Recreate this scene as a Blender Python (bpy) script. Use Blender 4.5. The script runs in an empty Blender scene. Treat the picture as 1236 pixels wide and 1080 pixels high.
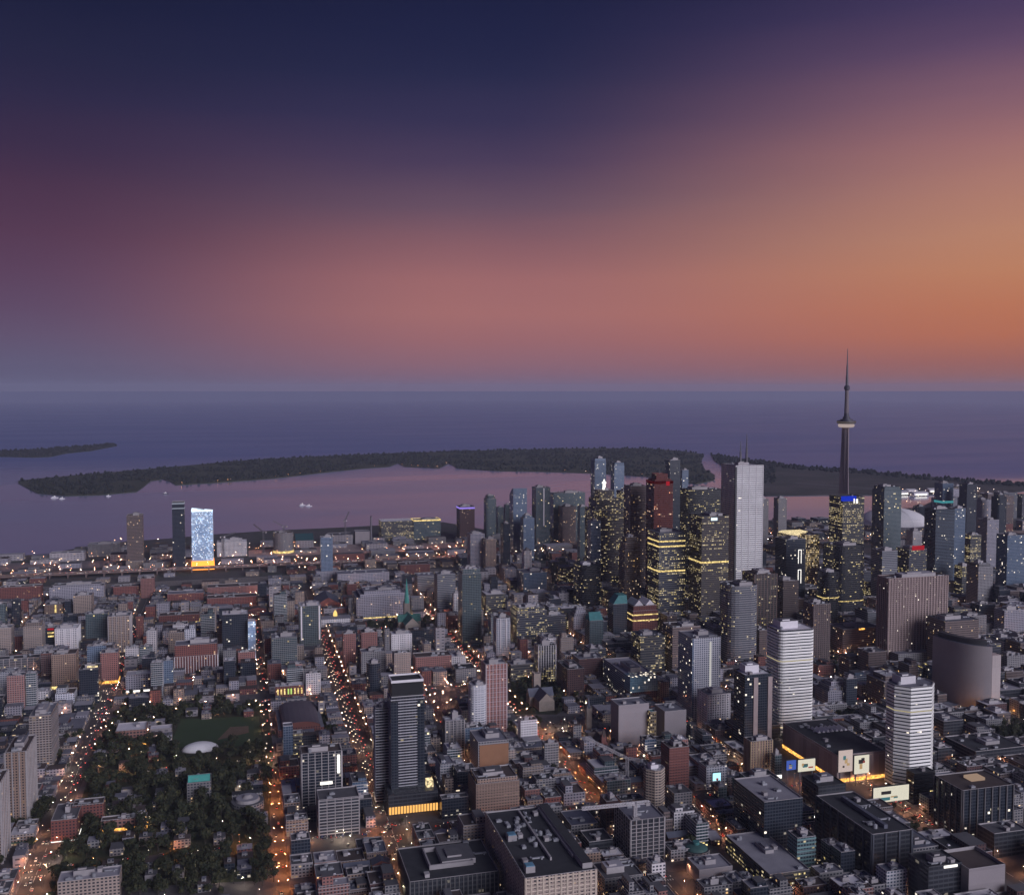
import bpy, math, random
import numpy as np
from mathutils import Vector
random.seed(7); RNG = random.Random(11)
SC = bpy.context.scene
COL = SC.collection

# ---------------------------------------------------------------- camera
FPX, CAMH = 1240.0, 445.0                       # focal length in photo pixels, height of the aircraft
YAW = math.atan((618-280)/FPX); PIT = math.atan(70/FPX)
cd = bpy.data.cameras.new('camera'); cam = bpy.data.objects.new('camera', cd); COL.objects.link(cam)
cam.location = (0, 0, CAMH); cam.rotation_euler = (math.pi/2-PIT, 0, -YAW)
cd.sensor_width = 36; cd.lens = FPX/1236*36; cd.clip_start = 1; cd.clip_end = 600000
SC.camera = cam
_F = np.array([math.sin(YAW)*math.cos(PIT), math.cos(YAW)*math.cos(PIT), -math.sin(PIT)])
_R = np.array([math.cos(YAW), -math.sin(YAW), 0]); _U = np.cross(_R, _F)
def G(x, y, z=0.0):                              # photo pixel -> point on the level z
    d = _F*FPX+_R*(x-618)+_U*(540-y); t = (z-CAMH)/d[2]
    return d[0]*t, d[1]*t
def PX(x, y, z=0.0):
    q = np.array([x, y, z-CAMH]); k = FPX/(q@_F)
    return 618+k*(q@_R), 540-k*(q@_U)

# ---------------------------------------------------------------- sky (dusk)
def lin(c):
    return tuple(((v/255)/12.92 if v/255 <= .04045 else ((v/255+.055)/1.055)**2.4) for v in c)
W = bpy.data.worlds.new('World'); SC.world = W; W.use_nodes = True
nt = W.node_tree; nt.nodes.clear()
def nd(t, tree=None, **kw):
    n = (tree or nt).nodes.new(t)
    for k, v in kw.items(): setattr(n, k, v)
    return n
def mth(tree, op, a, b=None, c=None, clamp=False):
    n = tree.nodes.new('ShaderNodeMath'); n.operation = op; n.use_clamp = clamp
    for i, v in enumerate((a, b, c)):
        if v is None: continue
        if isinstance(v, (int, float)): n.inputs[i].default_value = v
        else: tree.links.new(v, n.inputs[i])
    return n.outputs[0]
def mixc(tree, f, a, b, mode='MIX'):
    n = tree.nodes.new('ShaderNodeMix'); n.data_type = 'RGBA'; n.blend_type = mode
    for s, v in ((n.inputs[0], f), (n.inputs[6], a), (n.inputs[7], b)):
        if isinstance(v, (int, float)): s.default_value = v
        elif isinstance(v, tuple): s.default_value = (*v[:3], 1)
        else: tree.links.new(v, s)
    return n.outputs[2]
def mapr(tree, v, a, b, c=0., d=1., smooth=True):
    n = tree.nodes.new('ShaderNodeMapRange'); n.interpolation_type = 'SMOOTHSTEP' if smooth else 'LINEAR'
    tree.links.new(v, n.inputs[0])
    for i, q in enumerate((a, b, c, d)): n.inputs[i+1].default_value = q
    return n.outputs[0]
tc = nd('ShaderNodeTexCoord')
sep = nd('ShaderNodeSeparateXYZ'); nt.links.new(tc.outputs['Generated'], sep.inputs[0])
fx = mth(nt, 'ADD', mth(nt, 'MULTIPLY', sep.outputs[0], math.sin(YAW)), mth(nt, 'MULTIPLY', sep.outputs[1], math.cos(YAW)))
rx = mth(nt, 'SUBTRACT', mth(nt, 'MULTIPLY', sep.outputs[0], math.cos(YAW)), mth(nt, 'MULTIPLY', sep.outputs[1], math.sin(YAW)))
az = mth(nt, 'DEGREES', mth(nt, 'ARCTAN2', rx, fx))
el = mth(nt, 'DEGREES', mth(nt, 'ARCSINE', sep.outputs[2]))
# thin cloud streaks: nudge the elevation with stretched noise
mp = nd('ShaderNodeMapping'); mp.inputs['Scale'].default_value = (2.2, 2.2, 16); mp.inputs['Rotation'].default_value = (0.06, .1, 0)
nt.links.new(tc.outputs['Generated'], mp.inputs[0])
nz = nd('ShaderNodeTexNoise'); nz.inputs['Scale'].default_value = 1.6; nz.inputs['Detail'].default_value = 4
nt.links.new(mp.outputs[0], nz.inputs['Vector'])
el2 = mth(nt, 'ADD', el, mth(nt, 'MULTIPLY', mth(nt, 'SUBTRACT', nz.outputs[0], .5), mapr(nt, el, 1, 10, 0, 1.3)))
elf = mth(nt, 'DIVIDE', el2, 30.0, clamp=True)
YS = (470, 440, 410, 380, 340, 300, 250, 200, 150, 100, 50, 0)
SKY = [ # sRGB colours of the dusk sky by height, at the east, middle and west of the view
 [(86,82,113),(94,86,116),(97,80,109),(95,72,101),(92,64,92),(86,56,82),(74,49,76),(59,44,74),(45,40,72),(35,36,67),(28,31,62),(23,27,57)],
 [(120,93,117),(144,99,111),(158,102,106),(167,107,106),(160,103,105),(138,92,101),(104,78,98),(75,60,91),(54,49,84),(39,41,76),(31,35,70),(26,30,64)],
 [(146,96,92),(164,98,84),(186,108,78),(190,115,82),(192,127,93),(188,130,103),(177,122,108),(160,109,110),(133,93,109),(99,73,104),(71,57,95),(49,44,82)]]
rs = []
for cols in SKY:
    cols = [tuple(v*.93+.07*(.3*c[0]+.59*c[1]+.11*c[2]) for v in c) for c in cols]
    r = nd('ShaderNodeValToRGB'); r.color_ramp.interpolation = 'EASE' if False else 'LINEAR'
    e = r.color_ramp.elements
    while len(e) < len(YS)+2: e.new(.5)
    for i, (y, c) in enumerate(zip(YS, cols)):
        e[i].position = math.degrees(math.atan((470-y)/FPX))/30; e[i].color = (*lin(c), 1)
    e[12].position = .85; e[12].color = (*lin((24,28,62)), 1); e[13].position = 1; e[13].color = (*lin((24,28,62)), 1)
    nt.links.new(elf, r.inputs[0]); rs.append(r.outputs[0])
wl = mapr(nt, az, -2, -26, 0, 1); wr = mth(nt, 'MULTIPLY', mapr(nt, az, -1, 29, 0, 1), mapr(nt, az, 80, 175, 1, 0))
back = mth(nt, 'MAXIMUM', wl, mapr(nt, az, 80, 175, 0, 1))
skyc = mixc(nt, wr, mixc(nt, back, rs[1], rs[0]), rs[2])
bg = nd('ShaderNodeBackground'); bg.inputs[1].default_value = 1.0
nt.links.new(skyc, bg.inputs[0])
wo = nd('ShaderNodeOutputWorld'); nt.links.new(bg.outputs[0], wo.inputs[0])

# ---------------------------------------------------------------- afterglow: one very soft sun, behind the camera to the west
sd = bpy.data.lights.new('sun', 'SUN'); sun = bpy.data.objects.new('sun', sd); COL.objects.link(sun)
sd.energy = 2.8; sd.angle = math.radians(38); sd.color = (.87, .87, 1.0)
_sa = YAW+math.radians(137); _se = math.radians(20)
sv = Vector((math.sin(_sa)*math.cos(_se), math.cos(_sa)*math.cos(_se), math.sin(_se)))
sun.rotation_euler = sv.to_track_quat('Z', 'Y').to_euler()
sun.location = (600, -400, 900)
vs = SC.view_settings; vs.view_transform = 'Standard'; vs.look = 'None'; vs.exposure = 0; vs.gamma = 1; vs.use_curve_mapping = False
SC.render.engine = 'CYCLES'
SC.cycles.use_denoising = True
SC.cycles.sample_clamp_indirect = 2.0; SC.cycles.sample_clamp_direct = 0
SC.cycles.max_bounces = 4; SC.cycles.diffuse_bounces = 2; SC.cycles.glossy_bounces = 2; SC.cycles.volume_bounces = 0

# ---------------------------------------------------------------- materials
MATS = {}
def newmat(name):
    m = bpy.data.materials.new(name); m.use_nodes = True; m.node_tree.nodes.clear(); return m
def noise(tree, scale, detail=3, coord='Object', vec=None):
    n = tree.nodes.new('ShaderNodeTexNoise'); n.inputs['Scale'].default_value = scale; n.inputs['Detail'].default_value = detail
    if vec is None:
        t = tree.nodes.new('ShaderNodeTexCoord'); vec = t.outputs[coord]
    tree.links.new(vec, n.inputs['Vector']); return n.outputs[0]
def surf(name, col, rough=.8, var=.25, scale=.15, metal=0, coord='Object', col2=None, spec=.4):
    """plain weathered surface: base colour broken up by two noises and a tint for each object"""
    if name in MATS: return MATS[name]
    m = newmat(name); t = m.node_tree
    n1 = noise(t, scale, 4, coord); n2 = noise(t, scale*9, 2, coord)
    oi = t.nodes.new('ShaderNodeObjectInfo')
    k = mth(t, 'ADD', mth(t, 'MULTIPLY', mth(t, 'SUBTRACT', n1, .5), var*2.2), mth(t, 'MULTIPLY', mth(t, 'SUBTRACT', n2, .5), var))
    k = mth(t, 'ADD', k, mth(t, 'MULTIPLY_ADD', oi.outputs['Random'], .3, .85))
    a = mixc(t, mapr(t, n1, .4, .62), col, col2) if col2 else col
    c = mixc(t, 1., a, (0, 0, 0), 'MULTIPLY'); mx = c.node
    cc = t.nodes.new('ShaderNodeCombineColor')
    for i in range(3): t.links.new(k, cc.inputs[i])
    t.links.new(cc.outputs[0], mx.inputs[7])
    b = t.nodes.new('ShaderNodeBsdfPrincipled'); t.links.new(c, b.inputs['Base Color'])
    b.inputs['Roughness'].default_value = rough; b.inputs['Metallic'].default_value = metal
    b.inputs['Specular IOR Level'].default_value = spec
    o = t.nodes.new('ShaderNodeOutputMaterial'); t.links.new(b.outputs[0], o.inputs[0])
    MATS[name] = m; return m
def glow(name, col, s, sample=False, pattern=False):
    if name in MATS: return MATS[name]
    m = newmat(name); t = m.node_tree
    e = t.nodes.new('ShaderNodeEmission'); e.inputs[0].default_value = (*col, 1); e.inputs[1].default_value = s
    if pattern:
        n = noise(t, .35, 3)
        t.links.new(mth(t, 'MULTIPLY', mapr(t, n, .3, .65, .25, 1.5), s), e.inputs[1])
    o = t.nodes.new('ShaderNodeOutputMaterial'); t.links.new(e.outputs[0], o.inputs[0])
    m.cycles.emission_sampling = 'AUTO' if sample else 'NONE'
    MATS[name] = m; return m

# facade node group: windows in bays and floors (UV in metres), some of them lit
fg = bpy.data.node_groups.new('facade', 'ShaderNodeTree')
for nm, tp, dv in (('Wall','NodeSocketColor',(.3,.3,.3,1)),('Glass','NodeSocketColor',(.03,.04,.05,1)),('LitColor','NodeSocketColor',(1,.7,.3,1)),
                   ('Bay','NodeSocketFloat',3),('Floor','NodeSocketFloat',3.3),('WU','NodeSocketFloat',.6),('WV','NodeSocketFloat',.5),
                   ('Lit','NodeSocketFloat',.15),('Power','NodeSocketFloat',2.),('Rows','NodeSocketFloat',.5),('Rough','NodeSocketFloat',.7),('Shop','NodeSocketFloat',.35)):
    s = fg.interface.new_socket(nm, in_out='INPUT', socket_type=tp); s.default_value = dv
fg.interface.new_socket('Shader', in_out='OUTPUT', socket_type='NodeSocketShader')
gi = fg.nodes.new('NodeGroupInput'); go = fg.nodes.new('NodeGroupOutput'); I = gi.outputs
uvn = fg.nodes.new('ShaderNodeUVMap'); uvn.uv_map = 'UVMap'
us = fg.nodes.new('ShaderNodeSeparateXYZ'); fg.links.new(uvn.outputs[0], us.inputs[0])
oi = fg.nodes.new('ShaderNodeObjectInfo'); RND = oi.outputs['Random']
u = mth(fg, 'DIVIDE', us.outputs[0], I['Bay']); v = mth(fg, 'DIVIDE', us.outputs[1], I['Floor'])
iu, iv = mth(fg, 'FLOOR', u), mth(fg, 'FLOOR', v); fu, fv = mth(fg, 'FRACT', u), mth(fg, 'FRACT', v)
mu = mth(fg, 'LESS_THAN', mth(fg, 'ABSOLUTE', mth(fg, 'SUBTRACT', fu, .5)), mth(fg, 'MULTIPLY', I['WU'], .5))
mv = mth(fg, 'LESS_THAN', mth(fg, 'ABSOLUTE', mth(fg, 'SUBTRACT', fv, .5)), mth(fg, 'MULTIPLY', I['WV'], .5))
mask = mth(fg, 'MULTIPLY', mu, mv)
def wn(a, b, c):
    cb = fg.nodes.new('ShaderNodeCombineXYZ')
    for i, q in enumerate((a, b, c)):
        if isinstance(q, (int, float)): cb.inputs[i].default_value = q
        else: fg.links.new(q, cb.inputs[i])
    w = fg.nodes.new('ShaderNodeTexWhiteNoise'); w.noise_dimensions = '3D'; fg.links.new(cb.outputs[0], w.inputs[0]); return w
sd_ = mth(fg, 'MULTIPLY', RND, 917.)
w1 = wn(iu, iv, sd_); w2 = wn(iv, 3.3, sd_); w4 = wn(iu, iv, mth(fg, 'ADD', sd_, 31.7)); w3 = wn(mth(fg, 'FLOOR', mth(fg, 'DIVIDE', u, 3.)), iv, mth(fg, 'ADD', sd_, 7.1))
ff = mth(fg, 'POWER', w2.outputs[0], 2.)
base = mth(fg, 'ADD', mth(fg, 'MULTIPLY', mth(fg, 'SUBTRACT', 1., I['Rows']), 1.), mth(fg, 'MULTIPLY', I['Rows'], mth(fg, 'MULTIPLY', ff, 3.)))
grp = 1.0
zon = noise(fg, .028, 2); zz_ = mapr(fg, zon, .38, .62, .25, 1.55)
litp = mth(fg, 'MULTIPLY', mth(fg, 'MULTIPLY', mth(fg, 'MULTIPLY', I['Lit'], .62), base), zz_)
shop = mth(fg, 'LESS_THAN', us.outputs[1], 4.6)
litp = mth(fg, 'MAXIMUM', litp, mth(fg, 'MULTIPLY', shop, I['Shop']))
rsel = mth(fg, 'GREATER_THAN', I['Rows'], .55); rmix = mth(fg, 'ADD', mth(fg, 'MULTIPLY', rsel, w3.outputs[0]), mth(fg, 'MULTIPLY', mth(fg, 'SUBTRACT', 1., rsel), w1.outputs[0]))
lit = mth(fg, 'MULTIPLY', mth(fg, 'LESS_THAN', rmix, litp), mth(fg, 'SUBTRACT', 1., mth(fg, 'MULTIPLY', rsel, mth(fg, 'LESS_THAN', w1.outputs[0], .22))))
inten = mth(fg, 'MULTIPLY_ADD', mth(fg, 'POWER', w4.outputs[0], 2.6), 1.1, .10)
em = mth(fg, 'MULTIPLY', mth(fg, 'MULTIPLY', mth(fg, 'MULTIPLY', mask, lit), inten), I['Power'])
sc_ = fg.nodes.new('ShaderNodeSeparateColor'); fg.links.new(w4.outputs[1], sc_.inputs[0])
litc = mixc(fg, mth(fg, 'MULTIPLY', sc_.outputs[1], .85), I['LitColor'], (1., .86, .66))
cvec = fg.nodes.new('ShaderNodeTexCoord').outputs['Object']
n1 = noise(fg, .05, 4, vec=cvec); n2 = noise(fg, .7, 3, vec=cvec)
kk = mth(fg, 'MULTIPLY_ADD', RND, .5, .52); kk = mth(fg, 'ADD', kk, mth(fg, 'MULTIPLY', n1, .28)); kk = mth(fg, 'ADD', kk, mth(fg, 'MULTIPLY', n2, .14))
fl = mth(fg, 'MULTIPLY_ADD', w2.outputs[0], .12, .93); kk = mth(fg, 'MULTIPLY', kk, fl)
kc = fg.nodes.new('ShaderNodeCombineColor')
for i in range(3): fg.links.new(kk, kc.inputs[i])
wallc = mixc(fg, 1., I['Wall'], kc.outputs[0], 'MULTIPLY')
gk = mth(fg, 'MULTIPLY_ADD', w1.outputs[0], .4, .8)
gc = fg.nodes.new('ShaderNodeCombineColor')
for i in range(3): fg.links.new(gk, gc.inputs[i])
glassc = mixc(fg, 1., I['Glass'], gc.outputs[0], 'MULTIPLY')
bc = mixc(fg, mask, wallc, glassc)
pb = fg.nodes.new('ShaderNodeBsdfPrincipled')
fg.links.new(bc, pb.inputs['Base Color'])
rgh = fg.nodes.new('ShaderNodeMix'); fg.links.new(mask, rgh.inputs[0]); fg.links.new(I['Rough'], rgh.inputs[2]); rgh.inputs[3].default_value = .16
fg.links.new(rgh.outputs[0], pb.inputs['Roughness'])
fg.links.new(litc, pb.inputs['Emission Color']); fg.links.new(em, pb.inputs['Emission Strength'])
fg.links.new(pb.outputs[0], go.inputs[0])
def facade(name, wall, glass, bay, floor, wu, wv, lit, power=2., litc=(1., .66, .26), rows=.5, rough=.75, shop=.35):
    if name in MATS: return MATS[name]
    m = newmat(name); t = m.node_tree; g = t.nodes.new('ShaderNodeGroup'); g.node_tree = fg
    for k, q in (('Wall', (*wall, 1)), ('Glass', (*glass, 1)), ('LitColor', (*litc, 1)), ('Bay', bay), ('Floor', floor), ('WU', wu), ('WV', wv), ('Lit', lit), ('Power', power), ('Rows', rows), ('Rough', rough), ('Shop', shop)):
        g.inputs[k].default_value = q
    o = t.nodes.new('ShaderNodeOutputMaterial'); t.links.new(g.outputs[0], o.inputs[0])
    m.cycles.emission_sampling = 'NONE'; MATS[name] = m; return m

WARM, YEL, WHT, PINK = (1., .58, .22), (1., .76, .25), (1., .9, .75), (1., .55, .38)
#          wall               glass              bay  flr  wu   wv   lit  pow  colour rows
STY = {
 'brick':   ((.19,.065,.055), (.03,.03,.04),      3.2, 3.1, .50, .50, .06, 1.5, WARM, .2),
 'pinkbrick':((.31,.14,.125), (.04,.04,.05),      3.0, 3.0, .52, .50, .06, 1.5, PINK, .2),
 'brown':   ((.15,.11,.105), (.03,.03,.035),     2.2, 3.5, .60, .55, .10, 1.3, WARM, .5),
 'beige':   ((.31,.24,.21),   (.04,.04,.05),      3.4, 2.9, .58, .50, .06, 1.5, WARM, .2),
 'tan':     ((.28,.19,.15),   (.03,.03,.04),      3.0, 2.9, .50, .52, .06, 1.5, WARM, .2),
 'concrete':((.23,.215,.225),  (.04,.045,.06),     3.3, 3.0, .62, .52, .06, 1.5, WARM, .3),
 'white':   ((.62,.58,.60),   (.05,.055,.08),     3.4, 3.1, .60, .50, .06, 1.5, WARM, .3),
 'lilac':   ((.33,.31,.36),   (.05,.055,.08),     3.4, 3.2, .60, .52, .06, 1.5, WARM, .3),
 'glassteal':((.14,.165,.18),  (.032,.052,.062),   3.0, 3.0, .78, .70, .05, 1.6, YEL, .2),
 'glassblue':((.20,.24,.32),  (.06,.095,.15),     3.0, 3.1, .78, .70, .08, 1.8, WHT, .2),
 'glassdark':((.04,.045,.06), (.018,.024,.036),   3.0, 3.2, .82, .66, .045, 1.6, WHT, .3),
 'black':   ((.018,.018,.022),(.012,.013,.017),   1.7, 3.7, .84, .42, .26, 1.1, YEL, .8),
 'office':  ((.075,.075,.09),  (.025,.03,.042),    1.7, 3.8, .90, .42, .75, .95, YEL, .85),
 'offlit':  ((.085,.08,.08),   (.025,.03,.04),     1.7, 3.8, .90, .44, 1.0, .95, YEL, .7),
 'golden':  ((.22,.17,.12),   (.05,.04,.03),      2.6, 4.2, .85, .60, .98, 1.3, (1.,.68,.24), .2),
 'litbrown':((.085,.07,.065),  (.025,.027,.035),     1.6, 3.5, .74, .48, .44, 1.0, YEL, .65),
 'red':     ((.12,.022,.018), (.035,.008,.008),    2.6, 3.8, .68, .60, .12, 1.2, (1.,.32,.12), .6),
 'marble':  ((.86,.83,.84),   (.20,.19,.21),      2.2, 4.0, .96, .40, .04, 1.2, WHT, .6),
 'greycurt':((.20,.20,.225),  (.05,.055,.07),     1.8, 3.6, .86, .50, .12, .9, YEL, .7),
 'slab':    ((.30,.215,.20),  (.05,.045,.05),     2.7, 3.2, .64, .46, .05, 1.8, WHT, .2),
 'balcony': ((.10,.10,.115),  (.02,.022,.028),    3.2, 3.0, .90, .72, .03, 1.2, YEL, .1),
 'blank':   ((.27,.235,.25),  (.25,.22,.24),      6.0, 6.0, .0, .0, .0,  0., WARM, .0),
 'mallwall':((.46,.36,.34),   (.40,.31,.30),      9.0, 30., .96, .96, .0,  0., WARM, .0),  # pinkish street light on the mall is put into this wall colour
 'darkblank':((.038,.04,.05),(.03,.032,.04),     5.0, 4.0, .92, .60, .012, .9, WHT, .0),
 'brickdark':((.085,.04,.04),  (.02,.02,.03),      3.2, 3.2, .50, .50, .06, 1.5, WARM, .2),
 'condowhite':((.50,.49,.54), (.07,.09,.13),      3.2, 2.95,.62, .56, .06, 1.5, WHT, .1),
 'glow':    ((.34,.46,.64),   (.25,.36,.55),      2.6, 3.2, .86, .72, 1.7, 1.35, (.46,.70,1.), .1),
 'shed':    ((.30,.27,.29),   (.08,.08,.10),      8.0, 5.0, .50, .30, .12, 2.0, WARM, .1),
 'school':  ((.24,.12,.10),   (.04,.04,.05),      4.0, 3.8, .66, .55, .06, 1.5, WARM, .3),
 'house':   ((.17,.10,.085),  (.03,.03,.035),     3.0, 3.0, .34, .45, .06, 1.5, WARM, .0),
}
def style(s):
    a = STY[s]; return facade('facade_'+s, *a[:7], power=a[7], litc=a[8], rows=a[9], rough=.35 if 'glass' in s or s in ('black','office') else .75, shop=0. if s in ('blank','darkblank','glow','mallwall') else .2)
ROOF = {'dark': surf('roof_dark', (.040,.040,.046), .9, .35, .12), 'grey': surf('roof_grey', (.105,.10,.11), .9, .3, .1), 'light': surf('roof_light', (.33,.31,.35), .9, .22, .08),
        'white': surf('roof_white', (.62,.58,.62), .8, .18, .08), 'brown': surf('roof_brown', (.085,.062,.058), .9, .3, .1), 'teal': surf('roof_teal', (.045,.16,.165), .7, .3, .2),
        'green': surf('roof_copper', (.07,.22,.19), .7, .35, .3), 'slate': surf('roof_slate', (.10,.105,.14), .7, .3, .2), 'lilac': surf('roof_lilac', (.17,.165,.20), .9, .3, .1)}
TRIM = surf('trim_concrete', (.34,.31,.32), .8, .2); TRIMD = surf('trim_dark', (.05,.05,.055), .6, .2); TRIMW = surf('trim_white', (.66,.62,.65), .7, .12)
METAL = surf('unit_metal', (.33,.33,.36), .5, .2, .5, metal=.3); STEEL = surf('steel', (.14,.13,.15), .5, .2)

# ---------------------------------------------------------------- mesh helpers
class MB:
    def __init__(s): s.v = []; s.f = []; s.uv = []; s.m = []
    def face(s, pts, uvs=None, m=0):
        n = len(s.v); s.v += [tuple(map(float, p)) for p in pts]; s.f.append(tuple(range(n, n+len(pts))))
        s.uv += [tuple(map(float, q[:2])) for q in (uvs or pts)]; s.m.append(m)
    def walls(s, poly, z0, z1, m=0, poly1=None, inward=False):
        p1 = poly1 or poly; L = 0; n = len(poly)
        for i in range(n):
            a, b = poly[i], poly[(i+1) % n]; c, d = p1[(i+1) % n], p1[i]
            l = math.hypot(b[0]-a[0], b[1]-a[1])
            pts = [(*a, z0), (*b, z0), (*c, z1), (*d, z1)]; uv = [(L, z0), (L+l, z0), (L+l, z1), (L, z1)]
            if inward: pts.reverse(); uv.reverse()
            s.face(pts, uv, m); L += math.ceil(l)+2
    def cap(s, poly, z, m=0): s.face([(*p, z) for p in poly], [p for p in poly], m)
    def prism(s, poly, z0, z1, m=0, mt=None, poly1=None):
        s.walls(poly, z0, z1, m, poly1); s.cap(poly1 or poly, z1, m if mt is None else mt)
    def box(s, x0, x1, y0, y1, z0, z1, m=0, mt=None): s.prism(rect(x0, x1, y0, y1), z0, z1, m, mt)
    def ring(s, po, pi_, z, m=0):
        n = len(po)
        for i in range(n):
            j = (i+1) % n; s.face([(*po[i], z), (*po[j], z), (*pi_[j], z), (*pi_[i], z)], None, m)
    def bar(s, a, b, r, m=0, n=5, r2=None):
        a, b = Vector(a), Vector(b); d = (b-a).normalized(); r2 = r if r2 is None else r2
        t = d.orthogonal().normalized(); q = d.cross(t)
        A = [a+(t*math.cos(2*math.pi*i/n)+q*math.sin(2*math.pi*i/n))*r for i in range(n)]; B_ = [b+(t*math.cos(2*math.pi*i/n)+q*math.sin(2*math.pi*i/n))*r2 for i in range(n)]
        for i in range(n): s.face([A[i], A[(i+1) % n], B_[(i+1) % n], B_[i]], None, m)
        s.face(B_, None, m)
    def mesh(s, name, mats):
        me = bpy.data.meshes.new(name); me.from_pydata(s.v, [], s.f)
        l = me.uv_layers.new(name='UVMap'); l.data.foreach_set('uv', [c for q in s.uv for c in q])
        for m in mats: me.materials.append(m)
        me.polygons.foreach_set('material_index', s.m); me.update(); return me
def link(name, me, parent=None, loc=(0, 0, 0), rz=0):
    o = bpy.data.objects.new(name, me); COL.objects.link(o); o.location = loc
    if rz: o.rotation_euler = (0, 0, rz)
    if parent is not None: o.parent = parent
    return o
def build(mb, name, mats, parent=None, loc=(0, 0, 0), rz=0):
    return link(name, mb.mesh(name, mats if isinstance(mats, (list, tuple)) else [mats]), parent, loc, rz)
def tag(o, label=None, cat=None, group=None, kind=None):
    if label: o['label'] = label
    if cat: o['category'] = cat
    if group: o['group'] = group
    if kind: o['kind'] = kind
    return o
def thing(name, label, cat, loc=(0, 0, 0), rz=0, group=None): return tag(link(name, None, None, loc, rz), label, cat, group)
def rect(x0, x1, y0, y1): return [(x0, y0), (x1, y0), (x1, y1), (x0, y1)]
def rrect(w, d, r, n=4):
    P = []
    for cx, cy, a0 in ((w/2-r, -d/2+r, -90), (w/2-r, d/2-r, 0), (-w/2+r, d/2-r, 90), (-w/2+r, -d/2+r, 180)):
        for i in range(n+1):
            a = math.radians(a0+90*i/n); P.append((cx+r*math.cos(a), cy+r*math.sin(a)))
    return P
def ngon(r, n, ry=None, a0=0): return [(r*math.cos(a0+2*math.pi*i/n), (ry or r)*math.sin(a0+2*math.pi*i/n)) for i in range(n)]
def inset(poly, t):
    cx = sum(p[0] for p in poly)/len(poly); cy = sum(p[1] for p in poly)/len(poly)
    ex = max(abs(p[0]-cx) for p in poly); ey = max(abs(p[1]-cy) for p in poly)
    return [(cx+(p[0]-cx)*(1-t/ex), cy+(p[1]-cy)*(1-t/ey)) for p in poly]

FOOT = []                                        # footprints in use (x0,x1,y0,y1,h)
MESHC = {}
def unit_mesh(k):
    """rooftop plant: 0 fan box, 1 low duct run, 2 round tank, 3 stair hut"""
    if k in MESHC: return MESHC[k]
    m = MB()
    if k == 0: m.box(-2.4, 2.4, -1.8, 1.8, 0, 2.1); m.prism(ngon(1.1, 8), 2.1, 2.6); m.box(2.4, 3.2, -.7, .7, 0, 1.1)
    elif k == 1: m.box(-6, 6, -.8, .8, .4, 1.5); m.box(-6, -4.6, -.8, 2.6, .41, 1.52); m.box(3, 4.2, -2.4, -.8, 0, 1.7)
    elif k == 2: m.prism(ngon(2., 10), 0, 3.2); m.prism(ngon(2., 10), 3.2, 4.0, 0, None, ngon(.5, 10))
    else: m.box(-2, 2, -2.6, 2.6, 0, 3.0); m.box(-2.3, 2.3, -2.9, 2.9, 3.0, 3.25)
    MESHC[k] = m.mesh('roof_unit', [METAL if k < 3 else TRIM]); return MESHC[k]
def body(root, poly, z0, h, mat, roofm='grey', par=1.2, name='wall', trim=None, thick=.5):
    m = MB(); top = h+par; pin = inset(poly, thick)
    m.walls(poly, z0, top-.45, 0); m.walls(poly, top-.45, top, 1); m.ring(poly, pin, top, 1); m.walls(pin, h, top, 1, inward=True)
    w = build(m, name, [mat, trim or TRIM], root)
    r = MB(); r.cap(pin, h+.01); rf = build(r, 'roof', ROOF[roofm] if isinstance(roofm, str) else roofm, root)
    return w, rf
def roof_kit(root, w, d, h, rng, n=4, pent=.5, ph=4.5, pm=None, cx=0, cy=0):
    """penthouse and plant on a flat roof w x d around (cx,cy)"""
    if pent:
        pw, pd = w*pent*rng.uniform(.75, 1.05), d*pent*rng.uniform(.75, 1.05)
        px, py = cx+rng.uniform(-.12, .12)*w, cy+rng.uniform(-.12, .12)*d
        m = MB(); hh = ph*rng.uniform(.8, 1.2); m.box(px-pw/2, px+pw/2, py-pd/2, py+pd/2, h, h+hh, 0, 1)
        m.box(px-pw*.3, px+pw*.12, py-pd*.3, py+pd*.2, h+hh, h+hh+1.6, 0, 1)
        build(m, 'penthouse', [pm or TRIM, ROOF[rng.choice(('grey', 'light', 'lilac'))]], root)
    for i in range(n):
        k = rng.choice((0, 0, 1, 3, 2)); ex, ey = (w/2-7, d/2-4)
        if ex < 1 or ey < 1: k = 0; ex = max(w/2-3.6, .2); ey = max(d/2-2.6, .2)
        s = rng.choice((-1, 1)) if pent else rng.uniform(-1, 1)
        x, y = (cx+s*ex*rng.uniform(.82, 1), cy+rng.uniform(-1, 1)*ey) if rng.random() < .5 else (cx+rng.uniform(-1, 1)*ex, cy+s*ey*rng.uniform(.82, 1))
        link('roof_unit', unit_mesh(k), root, (x, y, h+.02), 0)
def place(a, b, yt, yb=None, h=None, ar=1.):
    """silhouette a..b in photo pixels, front top edge yt, front base yb (or height h) -> footprint on the street grid"""
    right = (a+b)/2 > 280; nx = b if right else a
    if yb is None: X, Y = G(nx, yt, h)
    else:
        X, Y = G(nx, yb); s = -1
        lo, hi = 0., 440.
        for _ in range(40):
            mid = (lo+hi)/2
            if PX(X, Y, mid)[1] > yt: lo = mid
            else: hi = mid
        h = lo
    lo, hi = 1., 600.
    for _ in range(40):
        w = (lo+hi)/2
        if right: q = min(PX(X-w, Y, h)[0], PX(X-w, Y+ar*w, h)[0]); big = q < a
        else: q = max(PX(X+w, Y, h)[0], PX(X+w, Y+ar*w, h)[0]); big = q > b
        if big: hi = w
        else: lo = w
    w = lo; d = ar*w
    return (X-w/2 if right else X+w/2), Y+d/2, w, d, h
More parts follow.
